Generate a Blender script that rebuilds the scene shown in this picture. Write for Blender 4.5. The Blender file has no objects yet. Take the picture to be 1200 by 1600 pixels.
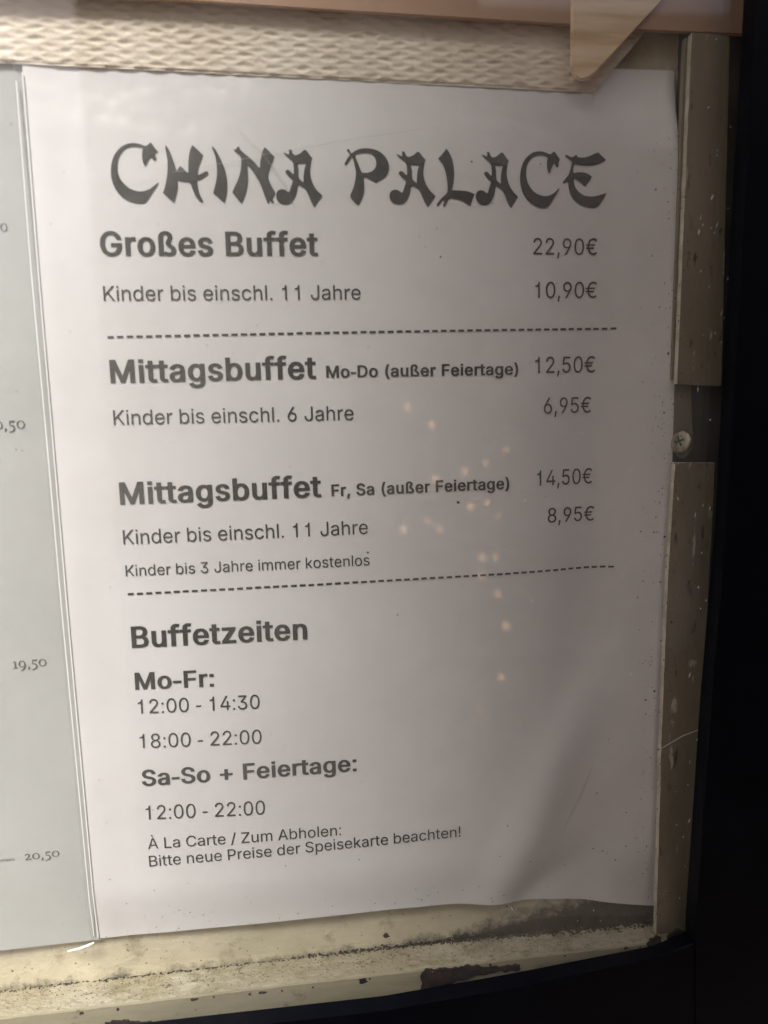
import bpy, bmesh, math, random, json
from mathutils import Vector, Matrix, noise
from mathutils.geometry import delaunay_2d_cdt

# ---------------------------------------------------------------- measured data (millimetres)
# Every position is (u, v) on the plane of the menu sheet: u to the right, v downwards, and w is the
# distance in front of the sheet's plane, towards the viewer.
D = {
'cam': {'loc': [76.584, 105.776, 248.94], 'R': [[0.992345, 0.026608, -0.120594], [-0.042269, 0.990713, -0.129233], [0.116036, 0.133341, 0.984254]], 'f': 1150},
'dash': [[[19.21, 80.12], [187.34, 79.57]], [[19.59, 163.25], [188.15, 162.82]]],
'title': [[[[38.07, 33.35], [36.25, 35.76], [34.96, 37.49], [33.88, 39.04], [32.49, 39.43], [30.55, 39.25], [28.65, 38.68], [26.79, 37.55], [25.18, 35.65], [24.18, 33.57], [23.75, 31.48], [23.82, 29.21], [24.28, 26.94], [24.98, 25.24], [26.05, 23.72], [27.28, 22.58], [28.68, 21.8], [30.25, 21.41], [31.79, 21.38], [33.31, 21.74], [34.62, 22.28], [35.42, 21.9], [36.25, 21.13], [36.79, 21.69], [37.49, 22.81], [38.39, 23.93], [37.58, 24.41], [37.34, 25.08], [37.86, 26.02], [37.24, 26.6], [36.68, 26.23], [36.34, 25.57], [35.74, 25.86], [35.08, 27.0], [34.41, 28.34], [33.86, 27.78], [33.48, 26.26], [33.49, 24.75], [33.78, 23.24], [33.62, 22.77], [32.29, 22.5], [30.56, 22.44], [29.18, 22.83], [27.98, 23.6], [26.93, 24.84], [26.24, 26.35], [25.93, 28.06], [25.88, 29.95], [26.26, 31.46], [26.94, 32.78], [28.01, 33.91], [29.11, 34.86], [30.43, 35.42], [31.96, 35.79], [33.52, 35.68], [35.12, 35.1], [36.56, 34.03], [37.79, 33.16]]], [[[40.76, 21.82], [41.38, 22.75], [42.08, 24.07], [42.57, 25.58], [43.06, 27.1], [43.53, 29.0], [43.69, 29.57], [44.33, 28.8], [44.76, 28.13], [45.7, 28.78], [46.61, 29.92], [47.19, 30.11], [47.28, 28.58], [47.39, 26.86], [47.71, 24.76], [48.21, 23.04], [48.87, 21.8], [49.99, 22.82], [51.1, 23.95], [52.03, 24.89], [51.35, 26.43], [50.67, 27.96], [50.18, 29.5], [50.1, 30.84], [51.12, 30.45], [52.14, 29.86], [52.94, 29.66], [53.4, 30.24], [53.07, 30.82], [51.84, 31.6], [50.61, 32.28], [49.81, 32.48], [49.84, 33.73], [50.04, 35.27], [50.36, 36.62], [50.89, 37.77], [51.33, 38.74], [50.81, 39.13], [49.86, 38.36], [48.95, 37.01], [48.26, 35.28], [47.77, 33.55], [47.41, 32.98], [45.84, 32.9], [44.48, 32.62], [43.8, 32.44], [43.82, 33.78], [43.61, 35.51], [43.01, 37.25], [42.51, 38.99], [41.93, 38.8], [40.44, 37.46], [39.16, 36.12], [39.86, 34.39], [40.37, 32.47], [40.79, 30.55], [41.02, 28.45], [41.06, 26.36], [40.88, 24.47], [40.6, 22.77]]], [[[54.95, 22.09], [55.88, 23.12], [56.78, 24.83], [57.66, 26.73], [58.35, 28.65], [58.84, 30.76], [59.01, 33.07], [58.88, 35.39], [58.48, 37.34], [57.88, 39.09], [57.02, 38.51], [55.69, 37.16], [54.45, 36.2], [55.05, 34.46], [55.67, 32.33], [55.98, 30.21], [56.01, 27.9], [55.83, 25.8], [55.34, 23.89], [54.73, 22.57]]], [[[61.24, 22.96], [62.03, 23.14], [62.67, 22.27], [63.17, 22.16], [63.43, 23.02], [64.38, 23.97], [65.52, 24.91], [66.87, 26.05], [68.2, 27.38], [68.95, 28.53], [69.36, 28.33], [69.44, 26.79], [69.93, 24.85], [70.41, 23.31], [71.06, 22.24], [72.02, 23.1], [72.98, 24.14], [73.94, 25.19], [73.48, 26.35], [72.81, 27.91], [72.12, 29.66], [71.72, 31.6], [72.17, 32.96], [72.9, 34.51], [73.84, 36.06], [73.39, 37.04], [72.74, 38.02], [73.3, 39.0], [72.78, 39.3], [72.11, 38.42], [71.36, 39.4], [70.9, 38.43], [70.36, 36.87], [69.66, 34.73], [68.95, 32.79], [67.83, 30.86], [66.71, 29.13], [65.58, 27.8], [65.44, 28.57], [65.53, 30.69], [65.42, 33.02], [64.9, 35.35], [64.08, 37.49], [63.18, 39.45], [62.42, 38.67], [61.48, 37.32], [60.35, 35.97], [61.25, 34.21], [62.13, 32.66], [62.93, 30.72], [63.43, 28.78], [63.64, 26.66], [63.52, 25.13], [62.76, 24.37], [61.8, 23.62]]], [[[76.83, 23.8], [77.42, 23.99], [78.41, 24.55], [78.65, 23.58], [78.47, 23.2], [78.89, 22.81], [79.48, 23.19], [79.65, 23.96], [80.23, 24.63], [81.25, 24.52], [82.29, 23.92], [83.13, 23.14], [83.75, 22.94], [84.34, 23.51], [85.1, 24.66], [85.89, 25.53], [85.44, 26.4], [85.18, 27.77], [84.92, 29.33], [85.05, 31.08], [85.49, 32.84], [86.16, 34.21], [86.93, 35.38], [87.73, 36.06], [88.52, 36.94], [87.44, 38.33], [86.57, 39.51], [85.91, 40.51], [85.33, 39.52], [84.57, 37.95], [84.02, 36.38], [83.36, 35.01], [82.27, 34.24], [81.27, 33.66], [80.84, 34.25], [80.57, 35.82], [79.89, 37.39], [79.01, 38.77], [77.76, 39.56], [76.32, 39.67], [74.92, 39.19], [74.06, 38.02], [73.92, 36.65], [74.48, 35.47], [75.52, 34.98], [76.73, 35.06], [77.61, 35.84], [78.12, 35.84], [78.58, 34.66], [79.27, 32.89], [79.39, 32.31], [78.32, 31.34], [77.35, 30.19], [77.17, 29.7], [77.81, 29.02], [78.6, 29.4], [79.38, 30.26], [79.78, 30.36], [79.86, 28.61], [79.72, 27.05], [79.35, 26.28], [78.37, 25.52], [77.39, 24.66]], [[81.13, 27.23], [82.56, 27.22], [83.88, 27.2], [83.33, 28.37], [82.96, 29.93], [82.79, 31.5], [82.73, 32.86], [82.14, 32.48], [81.35, 31.71], [81.3, 30.54], [81.37, 28.98]]], [[[96.96, 22.56], [97.47, 22.56], [97.86, 23.33], [98.25, 23.91], [99.52, 23.02], [100.98, 22.41], [102.85, 22.19], [104.92, 22.36], [106.77, 22.92], [108.4, 23.97], [109.61, 25.53], [110.19, 27.29], [110.04, 29.07], [109.27, 30.65], [107.99, 31.65], [106.72, 32.26], [105.86, 32.86], [104.63, 32.18], [103.2, 31.4], [102.16, 31.12], [101.93, 31.91], [101.99, 33.49], [101.93, 35.46], [101.46, 37.25], [100.68, 38.64], [99.81, 39.84], [98.8, 38.85], [97.59, 37.67], [97.31, 36.88], [98.09, 35.29], [98.76, 33.71], [99.24, 31.74], [99.51, 29.77], [99.25, 28.2], [98.89, 26.44], [98.52, 25.08], [97.78, 25.67], [97.13, 26.66], [96.48, 27.54], [95.87, 27.26], [96.32, 26.28], [97.08, 25.09], [97.82, 24.3], [97.23, 23.53], [96.83, 23.15]], [[99.48, 24.28], [100.94, 23.78], [102.81, 23.65], [104.46, 23.83], [105.47, 24.6], [106.06, 25.96], [106.01, 27.54], [105.36, 28.72], [104.29, 29.52], [102.83, 29.83], [101.37, 29.75], [100.8, 28.38], [100.22, 26.82], [99.65, 25.45]]], [[[112.69, 23.89], [113.31, 24.07], [114.34, 24.62], [114.58, 23.67], [114.38, 23.29], [114.8, 22.91], [115.42, 23.28], [115.62, 24.04], [116.23, 24.7], [117.28, 24.59], [118.35, 24.0], [119.21, 23.23], [119.84, 23.03], [120.46, 23.59], [121.28, 24.73], [122.11, 25.58], [121.67, 26.44], [121.43, 27.79], [121.19, 29.32], [121.37, 31.05], [121.86, 32.78], [122.58, 34.12], [123.41, 35.27], [124.25, 35.95], [125.08, 36.81], [123.99, 38.18], [123.12, 39.35], [122.46, 40.32], [121.84, 39.35], [121.02, 37.81], [120.41, 36.26], [119.7, 34.92], [118.55, 34.15], [117.51, 33.59], [117.07, 34.17], [116.82, 35.71], [116.15, 37.26], [115.28, 38.62], [113.99, 39.4], [112.51, 39.5], [111.05, 39.03], [110.13, 37.88], [109.95, 36.53], [110.51, 35.37], [111.57, 34.88], [112.83, 34.97], [113.76, 35.73], [114.29, 35.73], [114.74, 34.57], [115.41, 32.83], [115.53, 32.26], [114.39, 31.31], [113.37, 30.17], [113.17, 29.69], [113.82, 29.02], [114.65, 29.39], [115.47, 30.24], [115.89, 30.34], [115.93, 28.61], [115.76, 27.09], [115.35, 26.33], [114.32, 25.58], [113.29, 24.73]], [[117.22, 27.26], [118.7, 27.24], [120.07, 27.23], [119.52, 28.38], [119.17, 29.92], [119.03, 31.46], [119.0, 32.8], [118.38, 32.42], [117.55, 31.66], [117.47, 30.51], [117.5, 28.98]]], [[[129.06, 21.83], [129.89, 23.1], [130.72, 24.68], [131.22, 26.85], [131.4, 29.24], [131.25, 31.64], [130.8, 33.64], [130.56, 34.85], [132.06, 34.84], [133.78, 34.93], [135.5, 35.01], [136.79, 35.41], [138.08, 35.9], [137.63, 37.01], [136.97, 38.43], [136.52, 39.64], [135.45, 39.04], [134.17, 38.24], [132.45, 37.65], [130.53, 37.36], [129.45, 37.57], [128.79, 38.68], [127.91, 40.09], [127.49, 39.69], [127.94, 38.28], [127.3, 38.08], [126.64, 39.09], [125.56, 39.9], [125.36, 39.4], [126.45, 37.89], [127.75, 36.68], [128.84, 35.86], [129.07, 34.86], [129.09, 33.26], [128.91, 31.26], [128.52, 29.07], [127.81, 27.09], [126.87, 25.81], [126.14, 25.13], [127.33, 23.93], [128.41, 22.73]]], [[[140.79, 23.52], [141.38, 23.71], [142.37, 24.27], [142.58, 23.31], [142.38, 22.92], [142.78, 22.53], [143.38, 22.91], [143.57, 23.68], [144.16, 24.35], [145.16, 24.24], [146.17, 23.65], [146.97, 22.86], [147.57, 22.66], [148.17, 23.23], [148.96, 24.38], [149.76, 25.24], [149.36, 26.12], [149.15, 27.48], [148.94, 29.04], [149.13, 30.79], [149.63, 32.54], [150.33, 33.9], [151.13, 35.07], [151.94, 35.75], [152.74, 36.63], [151.73, 38.01], [150.91, 39.19], [150.3, 40.18], [149.7, 39.2], [148.9, 37.63], [148.3, 36.07], [147.6, 34.7], [146.5, 33.93], [145.5, 33.35], [145.09, 33.94], [144.88, 35.51], [144.27, 37.07], [143.45, 38.45], [142.24, 39.24], [140.84, 39.35], [139.44, 38.87], [138.55, 37.7], [138.37, 36.33], [138.88, 35.16], [139.88, 34.67], [141.08, 34.75], [141.97, 35.53], [142.47, 35.52], [142.89, 34.35], [143.5, 32.59], [143.61, 32.01], [142.51, 31.04], [141.52, 29.89], [141.33, 29.41], [141.93, 28.72], [142.73, 29.1], [143.52, 29.97], [143.92, 30.06], [143.93, 28.31], [143.75, 26.77], [143.35, 26.0], [142.36, 25.24], [141.37, 24.38]], [[145.14, 26.94], [146.54, 26.93], [147.85, 26.91], [147.34, 28.08], [147.03, 29.64], [146.92, 31.2], [146.91, 32.56], [146.31, 32.18], [145.51, 31.41], [145.42, 30.24], [145.43, 28.69]]], [[[167.06, 33.96], [166.07, 35.4], [164.97, 37.04], [163.86, 38.68], [162.76, 39.91], [160.77, 40.13], [158.78, 39.53], [157.02, 38.51], [155.48, 37.1], [154.17, 34.87], [153.52, 32.65], [153.42, 30.23], [153.75, 28.01], [154.41, 25.99], [155.5, 24.37], [156.81, 23.15], [158.34, 22.32], [160.31, 22.0], [162.06, 22.28], [163.59, 22.86], [164.25, 22.85], [164.91, 22.14], [165.46, 22.03], [166.01, 22.83], [166.68, 23.62], [167.23, 24.42], [166.91, 25.23], [166.69, 26.05], [166.69, 26.85], [166.03, 27.06], [165.59, 26.26], [165.36, 25.66], [164.71, 26.47], [164.05, 27.89], [163.61, 29.11], [163.06, 28.51], [162.73, 27.1], [162.72, 25.49], [163.05, 24.07], [162.5, 23.58], [160.96, 23.29], [159.43, 23.41], [157.9, 24.04], [156.81, 25.05], [155.93, 26.57], [155.6, 28.39], [155.6, 30.2], [156.04, 32.02], [157.02, 33.63], [158.34, 35.04], [159.88, 35.85], [161.65, 36.24], [163.19, 36.13], [164.74, 35.4], [166.06, 34.38], [166.83, 33.55]]], [[[168.99, 23.29], [169.54, 22.88], [170.43, 23.37], [171.54, 23.76], [172.42, 23.15], [172.97, 22.84], [173.31, 23.54], [174.64, 23.83], [176.41, 23.6], [177.97, 23.07], [179.3, 22.45], [180.41, 22.13], [181.31, 23.03], [182.21, 23.83], [182.9, 24.64], [182.01, 25.26], [180.45, 25.89], [178.45, 26.32], [176.22, 26.34], [173.99, 26.16], [172.44, 25.88], [172.11, 26.39], [171.79, 28.01], [172.02, 28.72], [173.57, 28.4], [175.13, 28.39], [176.69, 28.78], [178.26, 29.78], [177.61, 31.01], [176.72, 32.04], [175.84, 33.07], [174.94, 32.06], [173.82, 31.25], [172.7, 30.65], [172.03, 30.76], [172.15, 32.08], [172.72, 33.51], [173.85, 34.72], [175.42, 35.74], [177.21, 36.14], [179.23, 36.12], [181.02, 35.7], [183.26, 35.07], [182.6, 36.3], [181.5, 37.96], [180.39, 39.41], [179.05, 39.93], [177.25, 39.74], [175.23, 39.23], [173.21, 38.22], [171.63, 36.79], [170.73, 35.16], [170.16, 33.32], [170.04, 31.69], [169.37, 31.49], [168.49, 32.32], [168.26, 31.61], [169.36, 30.27], [170.25, 29.25], [170.9, 27.42], [171.33, 25.79], [171.55, 25.08], [170.43, 24.38], [169.32, 23.79]]]],
'mesh_edge': [[-5.67, -1.01], [83.21, 1.06], [173.5, 3.13], [179.38, 2.8], [197.22, -16.8], [206.86, -27.55]],
'rail': [[51.56, -18.4], [89.8, -17.4], [129.66, -16.55], [169.11, -15.6], [195.97, -14.74], [229.84, -14.05]],
'brace': [[169.15, -33.09], [169.39, -2.13], [170.26, 0.14], [172.19, 1.63], [174.75, 1.18], [177.3, -0.42], [198.01, -21.84], [210.01, -34.75]],
'strip_hi': [[208.25, -12.26], [206.38, 98.68], [222.4, 99.68], [221.17, -11.7]],
'strip_lo': [[206.43, 125.46], [204.91, 165.28], [204.02, 224.47], [203.71, 303.62], [217.97, 302.14], [219.41, 213.5], [221.0, 125.96]],
'tab': [[207.48, 85.54], [206.6, 87.25], [207.27, 120.59], [210.21, 124.27], [212.59, 124.35], [215.32, 120.4], [213.47, 98.67], [213.2, 89.95]],
'screw': [208.87, 118.31],
'stile': [[219.32, -19.94], [217.64, 50.16], [215.62, 145.31], [212.34, 206.91], [209.37, 289.89]],
'lip_low': [[-27.51, 306.76], [23.51, 305.56], [99.13, 306.22], [144.84, 303.45], [197.18, 299.12], [212.2, 293.82]],
'sill_back': [[-35.62, 304.85], [-2.69, 304.02], [42.6, 304.6], [101.84, 305.88], [157.85, 307.82], [208.59, 307.26]],
'sill_front': [[-5.14, 301.37], [33.68, 301.48], [99.74, 302.43], [172.42, 301.17], [198.12, 301.47]],
'paper_bot': [[-0.68, 287.57], [24.67, 287.85], [66.72, 287.49], [101.97, 287.2], [129.71, 288.01], [208.12, 296.32]],
'paper_top_r': [[183.43, -0.85], [197.62, -2.98], [205.44, -4.17]],
'left_bot': [[-32.86, 286.88], [-9.4, 288.0]],
'weld': [[-1.53, 8.16], [-1.69, 114.06], [-1.37, 156.01], [-1.08, 284.78]],
'edge2': [[0.78, -1.45], [0.53, 35.75], [0.47, 114.13], [0.64, 156.11], [0.28, 286.91]],
'weldcor': [[-9.56, 288.19], [-4.76, 287.54], [0.14, 285.91]],
'hair': [[191.64, 229.94], [195.88, 227.67], [201.31, 224.78], [207.69, 221.48], [213.17, 219.77], [217.74, 219.18]],
'chips': [[[113.13, 301.89], [114.3, 300.54], [122.57, 301.33], [127.21, 300.91], [136.52, 302.58], [148.76, 303.1], [148.99, 304.91], [138.84, 305.14], [130.65, 305.62], [128.54, 306.61], [120.16, 308.04], [112.54, 308.31]], [[196.58, 301.34], [197.51, 298.88], [200.44, 297.44], [201.7, 298.35], [201.55, 302.45]], [[204.02, 301.98], [205.38, 296.99], [207.58, 295.97], [210.85, 297.13], [212.2, 300.64], [210.55, 304.06]], [[-0.45, 309.61], [4.98, 306.51], [15.38, 307.45], [25.18, 309.51], [33.29, 309.4], [34.9, 311.08], [30.87, 313.95]], [[40.57, 309.9], [42.98, 309.25], [44.42, 310.42], [42.84, 311.68]]],
'dots': [[128.24, 135.14, 1.6], [123.79, 58.35, 0.8], [122.73, 49.92, 0.6], [119.19, 55.46, 0.4], [107.52, 171.5, 0.75], [176.57, 240.01, 0.8], [182.28, 227.13, 0.5], [180.54, 220.36, 0.6], [133.9, 30.2, 0.9], [140.48, 42.42, 0.6], [155.71, 30.69, 0.7], [196.91, 204.26, 1.2], [193.49, 37.81, 0.9], [193.61, 192.89, 0.6], [175.39, 260.79, 0.8], [178.98, 262.14, 0.9], [183.83, 266.09, 0.8], [6.58, 291.11, 1.6], [100.65, 285.61, 3.2], [-2.71, 283.35, 0.8], [-22.6, 283.66, 1], [6.02, 276.47, 0.6], [-6.35, 113.69, 0.6], [-4.74, 114.13, 0.6], [0.39, 21.75, 0.7], [-4.66, 96.59, 0.5], [144.25, 249.19, 0.9], [143.88, 279.56, 0.9], [119.31, 271.42, 0.6], [25.54, 231.96, 0.5], [35.18, 258.89, 0.5], [19.84, 286.15, 0.8], [37.71, 287.41, 0.7], [8.99, 48.91, 0.5], [200.54, 198.46, 0.8], [202.64, 179.71, 1.3], [198.05, 108.19, 1], [200.59, 68.97, 0.6], [200.39, 78.12, 0.6], [200.78, 59.91, 0.6], [98.39, 150.23, 1.0], [157.62, 134.42, 0.5], [179.86, 173.36, 0.5]],
'bulbs': [[172.04, 101.03, 408.0], [194.15, 117.07, 416.0], [261.97, 140.59, 424.0], [246.31, 152.75, 432.0], [221.68, 157.22, 412.0], [196.77, 163.77, 420.0], [245.39, 188.66, 428.0], [250.26, 197.99, 408.0], [189.04, 199.98, 416.0], [168.64, 208.05, 424.0], [202.97, 210.82, 432.0], [226.36, 188.5, 412.0], [237.9, 235.91, 420.0], [252.91, 237.75, 428.0], [249.6, 266.9, 408.0], [236.73, 252.3, 416.0], [261.16, 301.85, 424.0], [263.03, 304.96, 432.0], [253.3, 345.87, 412.0], [235.54, 377.91, 420.0]],
'serif': [['0', [-10.96, 47.13], [-8.72, 47.22], 2.5], [',50', [-15.33, 107.66], [-8.71, 107.65], 2.6], ['0', [-17.85, 107.69], [-15.52, 107.68], 2.6], ['19,50', [-19.66, 186.64], [-8.87, 186.5], 2.5], ['20,50', [-21.91, 255.21], [-10.38, 254.98], 2.3]],
'tiny': [[-36.13, 254.42], [-25.35, 254.96]],
'samples': {'seam': [-0.15, 134.97]},
'view': [[-4.92, -18.96], [239.84, -27.64], [257.54, 356.21], [-35.53, 316.07]]}
D['text'] = [
('Großes Buffet', 'b', [18.93, 54.81], [86.58, 55.24], 7.28),
('Kinder bis einschl. 11 Jahre', 'r', [18.88, 68.6], [99.73, 69.12], 4.58),
('22,90€', 'r', [157.9, 54.87], [180.13, 54.92], 5.3),
('10,90€', 'r', [158.57, 69.0], [180.29, 68.98], 5.28),
('Mittagsbuffet', 'b', [19.18, 93.96], [84.46, 93.97], 7.18),
('Mo-Do (außer Feiertage)', 'b', [87.64, 93.83], [152.47, 94.1], 3.82),
('12,50€', 'r', [158.47, 93.79], [180.29, 93.79], 5.42),
('Kinder bis einschl. 6 Jahre', 'r', [19.2, 107.32], [96.15, 107.79], 4.7),
('6,95€', 'r', [161.56, 107.5], [179.12, 107.57], 5.4),
('Mittagsbuffet', 'b', [19.38, 132.94], [84.68, 132.81], 7.17),
('Fr, Sa (außer Feiertage)', 'b', [87.93, 132.81], [149.13, 132.77], 3.89),
('14,50€', 'r', [159.17, 132.26], [179.87, 132.3], 5.38),
('Kinder bis einschl. 11 Jahre', 'r', [19.45, 146.19], [99.77, 146.12], 4.75),
('8,95€', 'r', [163.15, 145.37], [180.73, 145.59], 5.16),
('Kinder bis 3 Jahre immer kostenlos', 'r', [19.46, 156.86], [100.06, 156.99], 3.7),
('Buffetzeiten', 'b', [19.69, 181.14], [77.96, 181.55], 7.26),
('Mo-Fr:', 'b', [19.72, 195.76], [45.77, 196.23], 5.9),
('12:00 - 14:30', 'r', [20.08, 204.41], [60.71, 205.32], 5.05),
('18:00 - 22:00', 'r', [19.76, 216.82], [60.74, 218.01], 5.12),
('Sa-So + Feiertage:', 'b', [19.47, 230.5], [93.32, 230.76], 5.79),
('12:00 - 22:00', 'r', [19.91, 243.1], [60.64, 244.36], 5.25),
('À La Carte / Zum Abholen:', 'r', [19.82, 254.13], [86.98, 254.89], 4.04),
('Bitte neue Preise der Speisekarte beachten!', 'r', [19.81, 260.82], [130.57, 259.97], 4.1)]
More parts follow.
